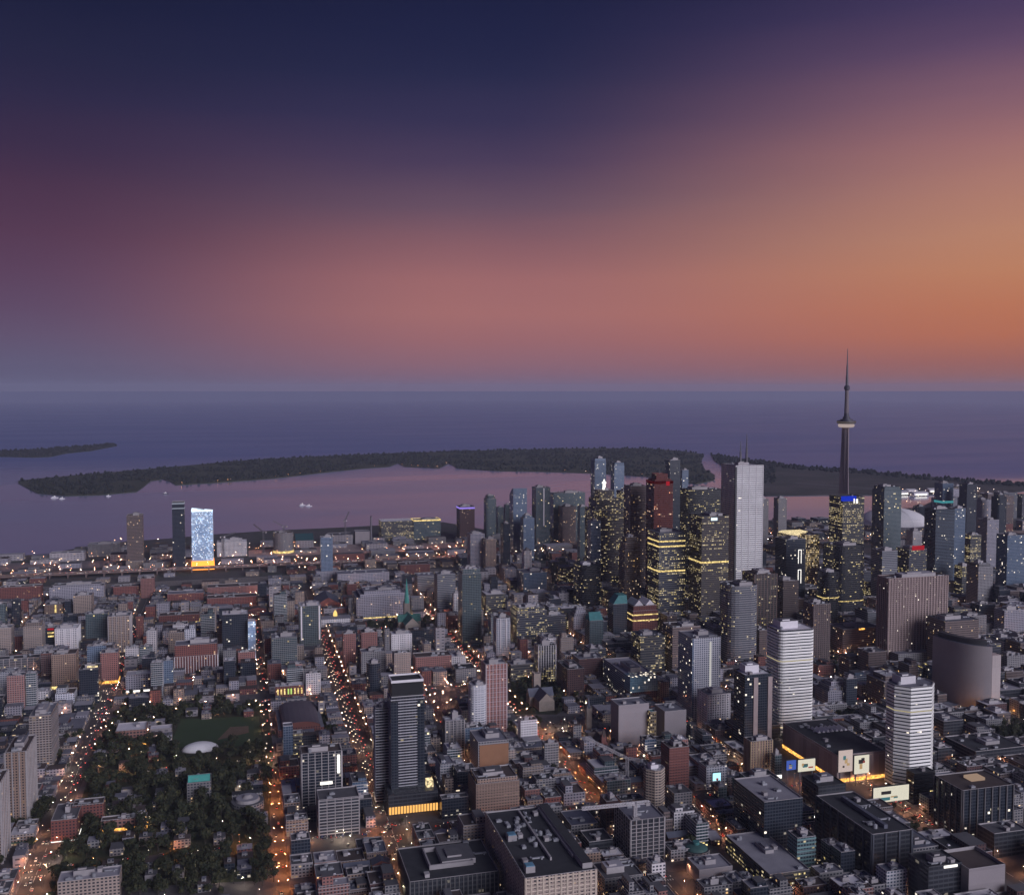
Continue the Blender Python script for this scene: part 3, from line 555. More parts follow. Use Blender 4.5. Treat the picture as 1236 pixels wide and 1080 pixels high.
# --- dark balcony tower
hero('balcony_tower', 'balcony', 468, 512, 838, 972, 'tall dark balcony tower with white roof bands', cat=TW, roof='dark', ar=.75, bands=(surf('slab_grey', (.52, .50, .55)), 3.0, .7, .9), pent=0, units=0, trim=TRIMW, key='the dark balcony tower')
T = bpy.data.objects.get('balcony_tower'); x0 = place(468, 512, 838, 972, None, .75); w, d, h = x0[2:]
m = MB(); m.box(-w/2+.5, w/2-.5, -d/2+.5, d/2-.5, h, h+15.5, 0, 1); build(m, 'crown_wall', [surf('crown_black', (.012, .012, .015), .5, .1), ROOF['dark']], T)
q = rect(-w/2, w/2, -d/2, d/2); m = MB(); m.walls(q, h+14.6, h+17.2); m.ring(q, inset(q, 1.2), h+17.2); m.walls(inset(q, 1.2), h+14.6, h+17.2, inward=True); build(m, 'crown_band', TRIMW, T)
for s in (-1, 1):
    m = MB(); m.box(*sorted((s*w*.30, s*w*.52)), -d/2-1.4, d/2+1.2, 0, h-6); build(m, 'corner_pier', style('glassdark'), T)
m = MB(); m.box(-w/2-6, w/2+12, -d/2-16, d/2+8, .1, 22); build(m, 'podium', style('darkblank'), T)
m = MB(); m.box(-w/2-6.3, w/2+12.3, -d/2-16.6, -d/2-16.05, 1, 9); build(m, 'podium_light', glow('light_amber', (1., .50, .13), 1.2, sample=True), T)
for i in range(18):
    m = MB(); x_ = -w/2-6+i*(w+18)/17; m.box(x_-.35, x_+.35, -d/2-17.3, -d/2-16.62, 0, 10); build(m, 'column', TRIMD, T)
m = MB(); m.box(-w/2-6.6, w/2+12.6, -d/2-17.4, -d/2-16.02, 9.2, 10.4); build(m, 'canopy', TRIMD, T)
m = MB(); m.box(w/2+2, w/2+9, -d/2-6, -d/2+3, 22, 29); build(m, 'roof_lantern', G_ROOFY, T)
FOOT.append((x0[0]-w/2-8, x0[0]+w/2+14, x0[1]-d/2-18, x0[1]+d/2+10, 22))
hero('balcony_tower', 'balcony', 451, 472, 853, 968, 'shorter dark wing of the balcony tower with pale slab edges', cat=TW, roof='lilac', ar=.9, bands=(surf('slab_grey', (.36, .35, .39)), 3.0, .5, .8), units=2)
# --- centre
hero('condo_tower', 'glassteal', 553, 581, 686, 776, 'dark green condominium tower with a pale crown standing over the lit avenue', cat=TW, roof='white', tiers=[(.08, 8)], key='the dark green condominium tower')
hero('condo_tower', 'condowhite', 595, 616, 745, 798, 'slim white tower with a pale brown cap', cat=TW, roof='brown', tiers=[(.03, 5)], signs=[('f', .3, -50, 2, 48, TRIMW), ('f', .7, -50, 2, 48, TRIMW)])
hero('office_block', 'offlit', 581, 610, 716, 742, 'white-roofed office with yellow lit floors behind the dark green tower', roof='white')
hero('office_block', 'office', 616, 660, 732, 778, 'stepped office with long yellow-green lit floors', roof='lilac', ar=.8, tiers=[(.1, 6)], units=5)
hero('office_block', 'office', 652, 683, 742, 775, 'lower office wing with lit floors and a skylight', roof='lilac', ar=.8)
hero('office_block', 'greycurt', 524, 550, 692, 740, 'grey-green office block near the cathedral spire', roof='lilac', ar=.9)
hero('office_block', 'greycurt', 500, 527, 694, 716, 'striped low office block behind the spire', roof='lilac', bands=(TRIM, 4, 1., .4), pent=0)
hero('market_building', 'brick', 480, 519, 680, 692, 'dark brick market building before the lit expressway', ar=.6, roof='brown', pent=0)
hero('office_block', 'lilac', 425, 495, 712, 745, 'broad grey-brown block with setbacks and warm lamps at its foot', ar=.7, roof='lilac', tiers=[(.15, 5), (.2, 5)], units=7, strips=[(.05, 2, G_YEL)])
hero('office_block', 'lilac', 405, 470, 690, 704, 'long low lilac block along the railway', ar=.4, roof='lilac', pent=0, units=6)
hero('brick_block', 'brick', 418, 432, 704, 724, 'red brick block beside the broad setback block', roof='brown')
hero('brick_house', 'pinkbrick', 538, 553, 742, 762, 'pink stone bank building beside the dark green tower', roof='brown')
hero('apartment_block', 'white', 546, 556, 716, 745, 'narrow white block pressed against the dark green tower', roof='light', units=1)
hero('apartment_tower', 'pinkbrick', 581, 612, 800, 884, 'pink framed apartment tower with dark upper windows', cat=TW, roof='lilac', ar=.9, ribs=(surf('trim_pink', (.46, .38, .40)), 4.6, .9, .5), bands=(surf('trim_pink', (.46, .38, .40)), 6., .5, .3))
hero('condo_tower', 'condowhite', 564, 588, 826, 892, 'white rounded tower with striped side in front of the pink framed one', cat=TW, shape='round', r=7, roof='white', bands=(TRIMW, 3., .7, .3))
hero('apartment_block', 'concrete', 534, 561, 868, 912, 'small grey apartment block with a tall lift tower', roof='light', ar=.8, ribs=(TRIM, 5, .9, .5), ph=9, pent=.35)
T, cx, cy, w, d, h = hero('apartment_block', 'concrete', 567, 614, 892, 935, 'grey block with a big blank orange wall', ar=1.2, roof='lilac')
m = MB(); m.box(-w/2+1.5, w/2-.3, -d/2-.6, -d/2-.02, 6, h-4); build(m, 'orange_wall', surf('wall_orange', (.30, .15, .085), .85, .12), T)
hero('brick_hotel', 'tan', 565, 627, 936, 985, 'wide brown brick hotel with small lit windows and stepped roof', ar=.8, roof='brown', tiers=[(.08, 4)], units=4, bands=(surf('band_tan', (.30, .20, .17)), 3., .5, .3))
hero('office_block', 'offlit', 645, 671, 778, 822, 'black block framed in white with bright yellow window columns', roof='dark', ar=.8, ribs=(TRIMW, 4.2, .7, .5), shape='box', ph=7, key='the white-framed black block')
hero('office_block', 'offlit', 612, 645, 800, 822, 'low office with lit yellow floors beside the park', roof='lilac', ar=.6)
hero('brick_block', 'brickdark', 690, 728, 793, 822, 'dark brick blocks with pale roof huts near the hospital', roof='lilac', ar=.9, pent=.3, units=5)
hero('brick_block', 'brickdark', 672, 705, 806, 840, 'long dark brick block beside the park', roof='dark', ar=2., units=5)
hero('stone_block', 'lilac', 686, 712, 733, 770, 'stepped pale stone block with terraces', roof='light', tiers=[(.18, 5), (.25, 5), (.3, 5)], pent=.3)
T, cx, cy, w, d, h = hero('office_block', 'glassteal', 706, 728, 748, 790, 'office block under a pitched teal roof', roof='teal', pent=0, units=0)
m = MB(); m.prism(rect(-w/2, w/2, -d/2, d/2), h, h+12, 0, 0, rect(-w/2+2, w/2-2, -1, 1)); build(m, 'pitched_roof', ROOF['teal'], T)
T, cx, cy, w, d, h = hero('office_block', 'glassdark', 734, 757, 728, 775, 'office block with a sloping teal roof near the gabled building', roof='teal', pent=0, units=0)
m = MB(); m.prism(rect(-w/2, w/2, -d/2, d/2), h, h+14, 0, 0, rect(-2, w/2, -d/2+4, d/2)); build(m, 'sloping_roof', ROOF['teal'], T)
T, cx, cy, w, d, h = hero('gabled_building', 'brick', 752, 794, 730, 775, 'red brick stepped building with white glazed gables', roof='brown', tiers=[(.08, 8)], pent=0, units=0, strips=[(.6, 2, G_YEL), (.75, 2, G_YEL)])
for s in (-1, 1):
    m = MB(); W_ = w*.36
    m.prism(rect(s*w*.22-W_/2, s*w*.22+W_/2, -d*.4, d*.4), h, h+9, 0, 0, rect(s*w*.22-.3, s*w*.22+.3, -d*.4, d*.4)); build(m, 'gable_roof', TRIMW, T)
hero('office_block', 'offlit', 762, 803, 766, 815, 'dark office block with dotted yellow windows and a dark roof box', roof='slate', trim=TRIMD, ar=.9)
hero('office_block', 'brown', 800, 845, 755, 815, 'brown-topped block of reflective glass beside the dotted office', roof='brown', ar=.8)
T, cx, cy, w, d, h = hero('condo_tower', 'condowhite', 819, 869, 768, 866, 'tall condominium with a patterned blue side and white balcony front', cat=TW, roof='lilac', ar=1.1, pent=.35, key='the blue-sided condominium')
m = MB(); m.walls([(-w/2-.3, d/2), (-w/2-.3, -d/2), (-w/2+1.5, -d/2-.3), (-w/2+1.5, d/2)], 3, h-.5); build(m, 'blue_side', facade('facade_blue', (.22, .27, .36), (.10, .14, .22), 3.2, 3., .7, .7, .05, litc=WHT), T)
m = MB(); m.box(w*.1, w*.16, -d/2-.8, -d/2-.02, 4, h-6); build(m, 'light_column', glow('light_column', (1, .97, .95), .5), T)
hero('condo_block', 'white', 842, 881, 836, 882, 'white lower block with square windows beside the tall condominium', roof='lilac', ar=.9, ribs=(TRIMW, 6, 1.2, .4))
T, cx, cy, w, d, h = hero('hospital', 'glassblue', 729, 793, 815, 846, 'long blue-grey hospital with a teal glass end and brick base', roof='light', ar=2.6, units=8, pent=.45, ph=7, key='the long blue-grey hospital')
m = MB(); m.box(-w/2-.4, w/2+.4, -d/2-.7, -d/2+22, h*.42, h+.3); build(m, 'glass_end', facade('facade_aqua', (.24, .34, .42), (.13, .25, .32), 3, 3.4, .8, .8, .12, litc=WHT), T)
m = MB(); m.box(-w/2-.2, w/2+.2, -d/2-.5, -d/2+20, .1, h*.42); build(m, 'brick_base', style('brickdark'), T)
hero('clinic', 'tan', 793, 807, 822, 846, 'small orange-brown box beside the hospital', roof='brown', pent=0, units=1)
hero('theatre', 'blank', 737, 783, 848, 898, 'windowless grey theatre box', roof='lilac', ar=.7, pent=0, units=2, key='the windowless grey theatre box')
hero('theatre', 'blank', 790, 828, 856, 896, 'second windowless grey box with a flat lilac roof and teal stair', roof='lilac', ar=1.1, pent=0, units=4)
hero('atrium', 'golden', 781, 792, 858, 900, 'glowing yellow stair atrium between the two grey boxes', roof='teal', ar=1.4, pent=0, units=0)
T, cx, cy, w, d, h = hero('condo_tower', 'glassdark', 886, 930, 812, 905, 'twin-fin dark condominium with pink stone strips', cat=TW, roof='white', ar=.8, pent=.55, ph=9, pm=TRIMW, trim=TRIMD)
for q in (-.18, .36):
    m = MB(); m.box(w*q, w*q+w*.16, -d/2-1.2, -d/2-.02, .1, h-4); build(m, 'stone_strip', surf('strip_pink', (.42, .33, .32), .8, .2), T)
hero('office_block', 'tan', 898, 932, 892, 940, 'tan block washed by yellow light beside the shopping mall', roof='dark', ar=.6, strips=[(.03, 3, G_YEL)], ribs=(surf('rib_tan', (.45, .34, .22)), 3.4, .8, .5))
hero('office_block', 'glassteal', 931, 943, 910, 946, 'narrow glass block lit white at the corner of the mall street', roof='light', strips=[(.2, 4, G_WHT)], units=0)
# --- striped towers
BW = surf('band_white', (.92, .89, .86), .5, .04)
hero('striped_tower', 'glassdark', 924, 982, 758, 884, 'white striped tower with rounded corners and white roof block', cat=TW, shape='round', r=7, roof='white', bands=(BW, 3.9, 2.4, .5), strips=[(.06, 3, G_ROOFY), (.70, 1.6, glow('light_pale', (1., .85, .5), .38))], ar=.75, pm=TRIMW, pent=.6, ph=9, key='the rounded white striped tower')
hero('striped_tower', 'glassdark', 1063, 1133, 826, 950, 'white striped tower with angled corners standing on glowing billboards', cat=TW, shape='oct', r=12, roof='lilac', bands=(BW, 3.9, 2.4, .5), ar=.75, strips=[(.75, 1.8, glow('light_pale', (1., .85, .5), .38))], pm=TRIMW, pent=.4, ph=8, key='the angled white striped tower')
# --- shopping mall and square
T, cx, cy, w, d, h = hero('shopping_mall', 'mallwall', 945, 1068, 905, 939, 'long flat-roofed shopping mall with a row of roof skylights', ar=1.9, roof='dark', pent=0, units=8, strips=[(.04, 4, G_ORG)], key='the long flat mall roof')
for i in range(7):
    m = MB(); m.prism(rect(-2, 2, -9, 9), h, h+2.4, 0, 0, rect(-.3, .3, -8, 8)); build(m, 'skylight', TRIMW, T, (-9+i*6, d*.18, 0))
def billboard(a, b, yt, yb, Yref, label, mat, thick=2.):
    X1, Y1 = G(*Yref); k = Y1
    def XZ(px, py):
        d = _F*FPX+_R*(px-618)+_U*(540-py); t = k/d[1]; return d[0]*t, CAMH+d[2]*t
    x1, z1 = XZ(a, yt); x2, z2 = XZ(b, yb); z2 = max(z2, 4.)
    t = thing('billboard', label, 'billboard', ((x1+x2)/2, k, 0)); w = x2-x1
    m = MB(); m.box(-w/2, w/2, .05, thick, z2-.5, z1+.5); build(m, 'frame', TRIMD, t)
    m = MB(); m.box(-w/2+.4, w/2-.4, -.35, .0, z2, z1); sc1 = build(m, 'screen', mat, t); H_ = z1-z2; rq = random.Random(int(a))
    for q in range(4):
        fx_ = rq.uniform(-.36, .1); fw_ = rq.uniform(.1, .3); fz_ = rq.uniform(.1, .6); m = MB(); m.box(w*fx_, w*(fx_+fw_), -.5, -.36, z2+H_*fz_, z2+H_*(fz_+rq.uniform(.08, .3))); build(m, 'picture_field', rq.choice((glow('pic_red', (.7, .12, .10), .45), glow('pic_teal', (.12, .4, .45), .4), glow('pic_dark', (.10, .09, .10), .3), glow('pic_warm', (.9, .6, .3), .5))), sc1)
    m = MB()
    for q in (-.35, .35): m.box(w*q-.5, w*q+.5, .4, 1.4, 0, z2-.5)
    build(m, 'post', STEEL, t); FOOT.append((x1, x2, k-2, k+3, z1))
billboard(1012, 1029, 906, 930, (1020, 945), 'pinkish white billboard at the corner of the mall', glow('screen_pink', (1., .80, .74), .55, sample=True))
billboard(1031, 1049, 912, 932, (1040, 948), 'cream white billboard at the corner of the mall', G_SCR)
billboard(1054, 1097, 951, 964, (1075, 975), 'wide cream billboard at the foot of the angled striped tower', G_SCR)
billboard(949, 961, 918, 928, (955, 955), 'deep blue billboard on the mall street', glow('screen_blue', (.10, .18, .7), .6, sample=True))
billboard(963, 984, 917, 929, (970, 955), 'cream lit billboard beside the deep blue one', G_SCR)
billboard(860, 870, 933, 950, (865, 962), 'upright cyan video screen over the dark street', G_CYAN)
# --- foreground
hero('brick_tower', 'brick', 798, 831, 900, 962, 'brick red apartment tower above an orange lit corner', cat=TW, roof='brown', ar=1., bands=(surf('band_brick', (.24, .10, .09)), 3., .6, .5), key='the brick red apartment tower')
hero('apartment_tower', 'beige', 774, 805, 928, 990, 'beige eight-sided apartment tower with a white roof block', cat=TW, shape='oct', r=7, roof='light', bands=(surf('band_beige', (.44, .35, .29)), 2.9, .9, .5), pm=TRIMW)
T, cx, cy, w, d, h = hero('unfinished_block', 'darkblank', 742, 802, 985, 1036, 'unfinished concrete frame building with bare roof deck', roof='lilac', ar=1.2, pent=0, units=5, bands=(TRIM, 3.6, .5, .4), ribs=(TRIM, 6, .9, .6), key='the unfinished concrete frame')
CRN = (cx, cy, h)
hero('brick_block', 'brickdark', 724, 746, 965, 1005, 'dark red block next to the unfinished concrete frame', roof='brown', ar=1.5)
T, cx, cy, w, d, h = hero('apartment_block', 'beige', 586, 720, 1048, 1112, 'large tan H-shaped building with a cluttered machine roof', ar=2.2, roof='dark', pent=0, units=6, ribs=(surf('rib_beige', (.58, .47, .39)), 5.4, 1.6, .5), bands=(surf('rib_beige', (.58, .47, .39)), 3.3, 1., .3), key='the tan H-shaped building')
rr = random.Random(4)
for i in range(26): link('roof_unit', unit_mesh(rr.choice((0, 0, 1, 3))), T, (rr.uniform(-.32, .3)*w, rr.uniform(-.1, .45)*d, h-1.18), rr.choice((0, math.pi/2)))
for x, y in ((-.38, -.40), (-.36, .05)):
    m = MB(); m.box(w*x-4, w*x+4, d*y-4, d*y+4, h-1.19, h+4); m.box(w*x-3.5, w*x+3.5, d*y-3.5, d*y+3.5, h+4, h+4.6, 1); build(m, 'roof_hut', [TRIM, surf('roof_sky', (.13, .28, .40), .6)], T)
for s in (-.02, .30):
    m = MB(); m.box(w*s, w*s+1.6, -d*.3, d*.45, h-1.17, h+1.5); build(m, 'roof_wall', TRIM, T)
m = MB(); m.box(w*.33, w*.47, -d*.46, d*.47, h-1.18, h+3.5, 0, 1); build(m, 'east_wing', [TRIM, ROOF['dark']], T)
T, cx, cy, w, d, h = hero('lecture_block', 'darkblank', 480, 602, 1050, 1085, 'wide dark brutalist block with a sunken roof court', ar=.85, roof='dark', pent=.5, units=3, ph=5, ribs=(surf('rib_dark', (.13, .125, .13)), 4, .7, .4), key='the wide dark brutalist block')
m = MB(); q = rect(-w*.22, w*.25, -d*.2, d*.3); m.ring(inset(q, -1.4), q, h+3.0); m.walls(inset(q, -1.4), h-1.1, h+3.0); m.walls(q, h-1.1, h+3.0, inward=True); build(m, 'roof_wall', TRIM, T)
hero('corner_block', 'concrete', 676, 722, 992, 1010, 'low blue-grey roofed block behind the large tan building', roof='slate', ar=1.3, pent=0, units=2)
hero('corner_block', 'darkblank', 700, 740, 1012, 1030, 'low dark flat building beside the orange lit street', roof='dark', ar=1.1, pent=0)
hero('corner_block', 'concrete', 715, 776, 1054, 1076, 'two-level grey building along the orange lit street', roof='grey', ar=.9, pent=.5, units=2)
hero('shop_house', 'white', 780, 803, 1040, 1066, 'small white corner house with flat roofs', roof='slate', ar=1., pent=.4, units=1)
hero('shop_block', 'concrete', 800, 842, 1022, 1036, 'grey shop block with white roof plant behind the copper dome', roof='grey', ar=.7, units=4, pent=.3)
hero('college_hall', 'blank', 829, 884, 1044, 1062, 'pale college hall with a skylight drum beside the copper dome', roof='light', ar=.8, units=2, pent=.35)
hero('college_hall', 'concrete', 840, 885, 1066, 1090, 'grey college hall in front of the pale one', roof='grey', ar=.6, units=2, pent=.35)
hero('library', 'glassdark', 886, 968, 962, 1024, 'big dark office block with a pale flat roof', roof='light', ar=1.5, units=6, pent=0, key='the pale-roofed dark block')
hero('library', 'darkblank', 884, 950, 940, 975, 'dark block with a mansard roof behind the pale-roofed one', roof='dark', ar=.8, tiers=[(.25, 6)])
hero('engineering_hall', 'offlit', 876, 977, 1048, 1070, 'long hall with a bright lilac roof and yellow lit base', roof='light', ar=2.1, units=4, pent=.25, ph=3, key='the lilac-roofed hall')
hero('teal_block', 'glassteal', 951, 984, 1008, 1050, 'dark block with pale teal floor stripes', roof='dark', bands=(surf('band_teal', (.16, .27, .28)), 3.8, 1.3, .4), ar=.9)
T, cx, cy, w, d, h = hero('student_centre', 'darkblank', 985, 1100, 1000, 1058, 'long dark ribbed building with a folded dark roof', roof='dark', ar=2.2, units=8, pent=0, ribs=(surf('rib_navy', (.075, .08, .10)), 13, 1.6, 1.1), key='the long dark ribbed building')
m = MB(); m.box(-w*.05, w*.04, -d*.4, d*.35, h-1.15, h+2.6); build(m, 'roof_duct', ROOF['slate'], T)
hero('cinema_block', 'darkblank', 968, 1020, 945, 985, 'black cinema block behind the long ribbed building', roof='dark', ar=1., trim=TRIMD)
hero('cinema_block', 'black', 1094, 1128, 930, 968, 'black glass corner with warm reflections beside the billboards', roof='dark', trim=TRIMD, ar=.5, pent=0, units=1)
T, cx, cy, w, d, h = hero('business_school', 'darkblank', 1097, 1160, 1040, 1095, 'dark block with white light bars on its roof edge', roof='dark', ar=.8, trim=TRIMD, pent=.4)
m = MB(); m.box(-w*.05, w*.35, -d/2-.6, -d/2-.05, h-3, h-1); build(m, 'light_bar', G_WHT, T)
m = MB(); m.box(w/2+.05, w/2+.9, -d/2+1, -d/2+4, 2, h-6); build(m, 'light_bar', G_YEL, T)
T, cx, cy, w, d, h = hero('sloped_building', 'blank', 1135, 1212, 1042, 1095, 'grey angular building with a raised sloping parapet', roof='brown', ar=1., pent=0, units=0, par=3.)
m = MB(); m.box(w*.3, w*.44, -d/2-.5, -d/2-.04, 3, 14); build(m, 'lit_window', G_YEL, T)
T, cx, cy, w, d, h = hero('atrium_mall', 'glassdark', 1128, 1222, 946, 1005, 'dark columned building with a big brown flat roof and lit skylight', roof='brown', ar=.7, pent=0, units=2, ribs=(surf('rib_dk', (.12, .11, .115)), 9, 1.2, 1.2))
m = MB(); m.box(-4, 12, -2, 10, h-1.15, h+1.6); build(m, 'skylight', glow('light_sky', (.9, .62, .45), .35), T)
hero('garage_block', 'darkblank', 1140, 1236, 900, 920, 'long dark parking block with white roof lights', roof='dark', ar=.8, pent=.3, units=7)
hero('office_block', 'darkblank', 1180, 1240, 1000, 1030, 'low dark building next to the angular grey building', roof='grey', ar=.6, pent=0)
# --- around city hall
hero('hotel_slab', 'slab', 1059, 1142, 694, 800, 'massive pinkish brown hotel slab with a recessed top storey', cat=TW, ar=.28, roof='brown', ribs=(surf('rib_hotel', (.36, .27, .26)), 5.2, 1.3, .8), strips=[(.02, 5, G_ORG)], trim=surf('trim_hotel', (.38, .29, .28)), pent=.6, key='the brown hotel slab')
hero('office_block', 'brown', 970, 1001, 728, 800, 'plain brown ribbed tower beside the black rounded towers', roof='slate', ribs=(surf('rib_br2', (.20, .15, .15)), 4, .9, .5))
hero('court_house', 'brown', 1000, 1062, 756, 790, 'low civic block with a small red lit sign', roof='grey', ar=.6, signs=[('f', .5, -3, 11, 2.5, G_ORG)], pent=.3)
hero('old_hall', 'lilac', 983, 1033, 822, 856, 'old grey stone hall with sloping slate roofs', roof='slate', ar=.8, tiers=[(.2, 6), (.3, 5)], pent=.2, units=3)
hero('old_hall', 'brown', 1046, 1098, 815, 850, 'long stone court building with a pale ridge roof', roof='light', ar=1., pent=0, units=3, tiers=[(.3, 6)])
hero('civic_block', 'glassdark', 1018, 1034, 818, 858, 'dark slim block with yellow windows by the old stone hall', roof='dark', units=1, ar=.5)
hero('civic_block', 'brown', 1119, 1180, 747, 812, 'dark flat-topped office behind the curved city hall', roof='slate', ar=.7, trim=TRIMD)
hero('civic_block', 'concrete', 1068, 1130, 786, 806, 'low pavilion with warm lights below the brown hotel slab', roof='lilac', ar=.5, strips=[(.05, 4, G_ORG)], pent=0)
# ---------------------------------------------------------------- needle tower
cx, cy = G(1019, 648); t = thing('communications_tower', 'tall concrete needle tower with ring-shaped pod and long antenna mast', 'tower', (cx, cy, 0)); LAND['the needle tower'] = (cx, cy)
CONC = surf('tower_concrete', (.21, .17, .185), .8, .15, .03); POD = surf('pod_dark', (.06, .055, .075), .5, .1)
def star(r, k=.45): return [(r*(1 if i % 2 == 0 else k)*math.cos(i*math.pi/3+.4), r*(1 if i % 2 == 0 else k)*math.sin(i*math.pi/3+.4)) for i in range(6)]
def stack(prof, n, mat, name, shape=None):
    m = MB()
    for (z0, r0), (z1, r1) in zip(prof, prof[1:]):
        P0, P1 = (star(r0), star(r1)) if shape == 'star' else (ngon(r0, n), ngon(r1, n)); m.walls(P0, z0, z1, 0, P1)
    z1, r1 = prof[-1]; m.cap(star(r1) if shape == 'star' else ngon(r1, n), z1); return build(m, name, mat, t)
stack([(0, 34), (60, 25), (150, 18.5), (250, 14.5), (335, 12.5)], 6, CONC, 'shaft', 'star')
m = MB(); m.prism(ngon(8.8, 12), 0, 340); build(m, 'core', CONC, t)
stack([(331, 13), (332, 21), (335, 23.5), (338, 24), (341.9, 22.5)], 24, glow('radome_glow', (1., .80, .74), .42), 'radome')  # light falling on the white radome is put in as its own glow
p_ = stack([(342, 24.5), (343, 27), (347, 27.5), (352, 27), (352.1, 19), (356, 18.5), (356.1, 11), (363, 10.5), (363.1, 7.5), (374, 7)], 24, POD, 'main_pod')
m = MB(); m.walls(ngon(27.7, 24), 346, 348); build(m, 'window_ring', glow('pod_light', (1, .8, .55), .14), p_)
stack([(372, 6.6), (442, 5.2)], 12, CONC, 'upper_shaft')
stack([(442, 5.2), (446, 8.5), (453, 8.5), (457, 5)], 16, POD, 'sky_pod')
stack([(457, 4.5), (486, 3.8), (486.1, 3.1), (518, 2.6), (518.1, 1.8), (542, 1.4), (567, .7)], 8, STEEL, 'antenna')
FOOT.append((cx-35, cx+35, cy-35, cy+35, 50))
# ---------------------------------------------------------------- stadium
cx, cy = G(1078, 641); t = thing('stadium', 'round stadium with white segmented dome roof beside the needle tower', 'stadium', (cx, cy, 0)); LAND['the stadium dome'] = (cx, cy)
m = MB(); m.prism(ngon(112, 40), 0, 26, 0, 1); build(m, 'wall', [style('concrete'), TRIM], t)
DW = surf('dome_white', (.80, .76, .78), .6, .05, .02)
for k in range(4):
    m = MB(); n = 10; R0 = 104-k*.6; H0 = 46+k*1.0; x0, x1 = -104+k*52, -104+(k+1)*52+.6
    def dz(x, y): q = 1-(x*x+y*y)/(R0*R0); return 26+H0*math.sqrt(max(q, 0))
    for i in range(n):
        xa, xb = x0+(x1-x0)*i/n, x0+(x1-x0)*(i+1)/n
        ya, yb_ = math.sqrt(max(R0*R0-xa*xa, 0)), math.sqrt(max(R0*R0-xb*xb, 0)); nn = 22
        for j in range(nn):
            f0, f1 = -1+2*j/nn, -1+2*(j+1)/nn
            m.face([(xa, ya*f0, dz(xa, ya*f0)), (xb, yb_*f0, dz(xb, yb_*f0)), (xb, yb_*f1, dz(xb, yb_*f1)), (xa, ya*f1, dz(xa, ya*f1))])
    o = build(m, 'roof_panel', DW, t)
FOOT.append((cx-112, cx+112, cy-112, cy+112, 60))
# ---------------------------------------------------------------- curved city hall
HC = 93.; pts = [G(x, y, HC) for x, y in ((1126, 766.5), (1138, 770.6), (1150, 774), (1162, 776.6), (1174, 778.5), (1186, 779.8), (1198, 780.5))]
_k = len(pts); _t = np.linspace(0, _k-1, 25); pts = [(float(np.polyval(np.polyfit(range(_k), [p[0] for p in pts], 3), q)), float(np.polyval(np.polyfit(range(_k), [p[1] for p in pts], 3), q))) for q in _t]
bx = pts[-1][0]; by = pts[-1][1]
t = thing('city_hall', 'curved windowless concrete city hall slab with ribbed wall and orange uplights', 'building', (bx, by, 0)); LAND['the curved city hall'] = (bx, by)
loc = [(p[0]-bx, p[1]-by) for p in pts]; inner = []
for i, p in enumerate(loc):
    a, b = loc[max(i-1, 0)], loc[min(i+1, len(loc)-1)]; dx, dy = b[0]-a[0], b[1]-a[1]; l = math.hypot(dx, dy); inner.append((p[0]-dy/l*18, p[1]+dx/l*18))
RIB = facade('facade_rib', (.40, .34, .335), (.37, .315, .31), 1.5, 31., .3, .985, 0., shop=0.)
m = MB(); poly = loc+inner[::-1]; m.walls(poly, 0, HC, 0); m.cap(poly, HC, 1); build(m, 'wall', [surf('hall_concrete', (.37, .325, .335), .38, .1, .03), ROOF['slate']], t)
m = MB(); q = [( (a[0]+c[0])/2+(a[0]-c[0])*.25, (a[1]+c[1])/2+(a[1]-c[1])*.25) for a, c in zip(loc, inner)]; q2 = [((a[0]+c[0])/2-(a[0]-c[0])*.25, (a[1]+c[1])/2-(a[1]-c[1])*.25) for a, c in zip(loc, inner)]
m.prism(q[1:-2]+q2[1:-2][::-1], HC, HC+7); build(m, 'penthouse', TRIMD, t)
e0 = (4, 2); m = MB(); m.prism([(3, 3), (17, 3), (17, 16), (3, 16)], 0, HC-13); build(m, 'end_pier', [RIB], t)
m = MB(); m.box(-34, -32.5, -7.5, -6.6, .2, 1.2); m.box(8, 9, 1.2, 2., .2, 1.2); m.box(-2, -1, -4, -3, .2, 1.2); build(m, 'uplight', glow('uplight', (1, .42, .10), 260., sample=True), t)
m = MB(); m.prism(ngon(34, 28), 0, 7, 0, 1); build(m, 'base_drum', [style('concrete'), ROOF['lilac']], t, (-30, 60, 0))
xs = [p[0]+bx for p in poly]; ys = [p[1]+by for p in poly]; FOOT.append((min(xs), max(xs)+18, min(ys)-3, max(ys), 90))
# ---------------------------------------------------------------- churches and halls
def gable(m, x0, x1, y0, y1, z0, z1, along='y', mr=0, mw=0, over=.6):
    if along == 'y':
        xm = (x0+x1)/2
        m.face([(x0-over, y0-over, z0), (xm, y0-over, z1), (xm, y1+over, z1), (x0-over, y1+over, z0)], None, mr); m.face([(xm, y0-over, z1), (x1+over, y0-over, z0), (x1+over, y1+over, z0), (xm, y1+over, z1)], None, mr)
        m.face([(x0, y0, z0), (x1, y0, z0), (xm, y0, z1-.3)], None, mw); m.face([(x1, y1, z0), (x0, y1, z0), (xm, y1, z1-.3)], None, mw)
    else:
        ym = (y0+y1)/2
        m.face([(x0-over, y0-over, z0), (x1+over, y0-over, z0), (x1+over, ym, z1), (x0-over, ym, z1)], None, mr); m.face([(x0-over, ym, z1), (x1+over, ym, z1), (x1+over, y1+over, z0), (x0-over, y1+over, z0)], None, mr)
        m.face([(x0, y1, z0), (x0, y0, z0), (x0, ym, z1-.3)], None, mw); m.face([(x1, y0, z0), (x1, y1, z0), (x1, ym, z1-.3)], None, mw)
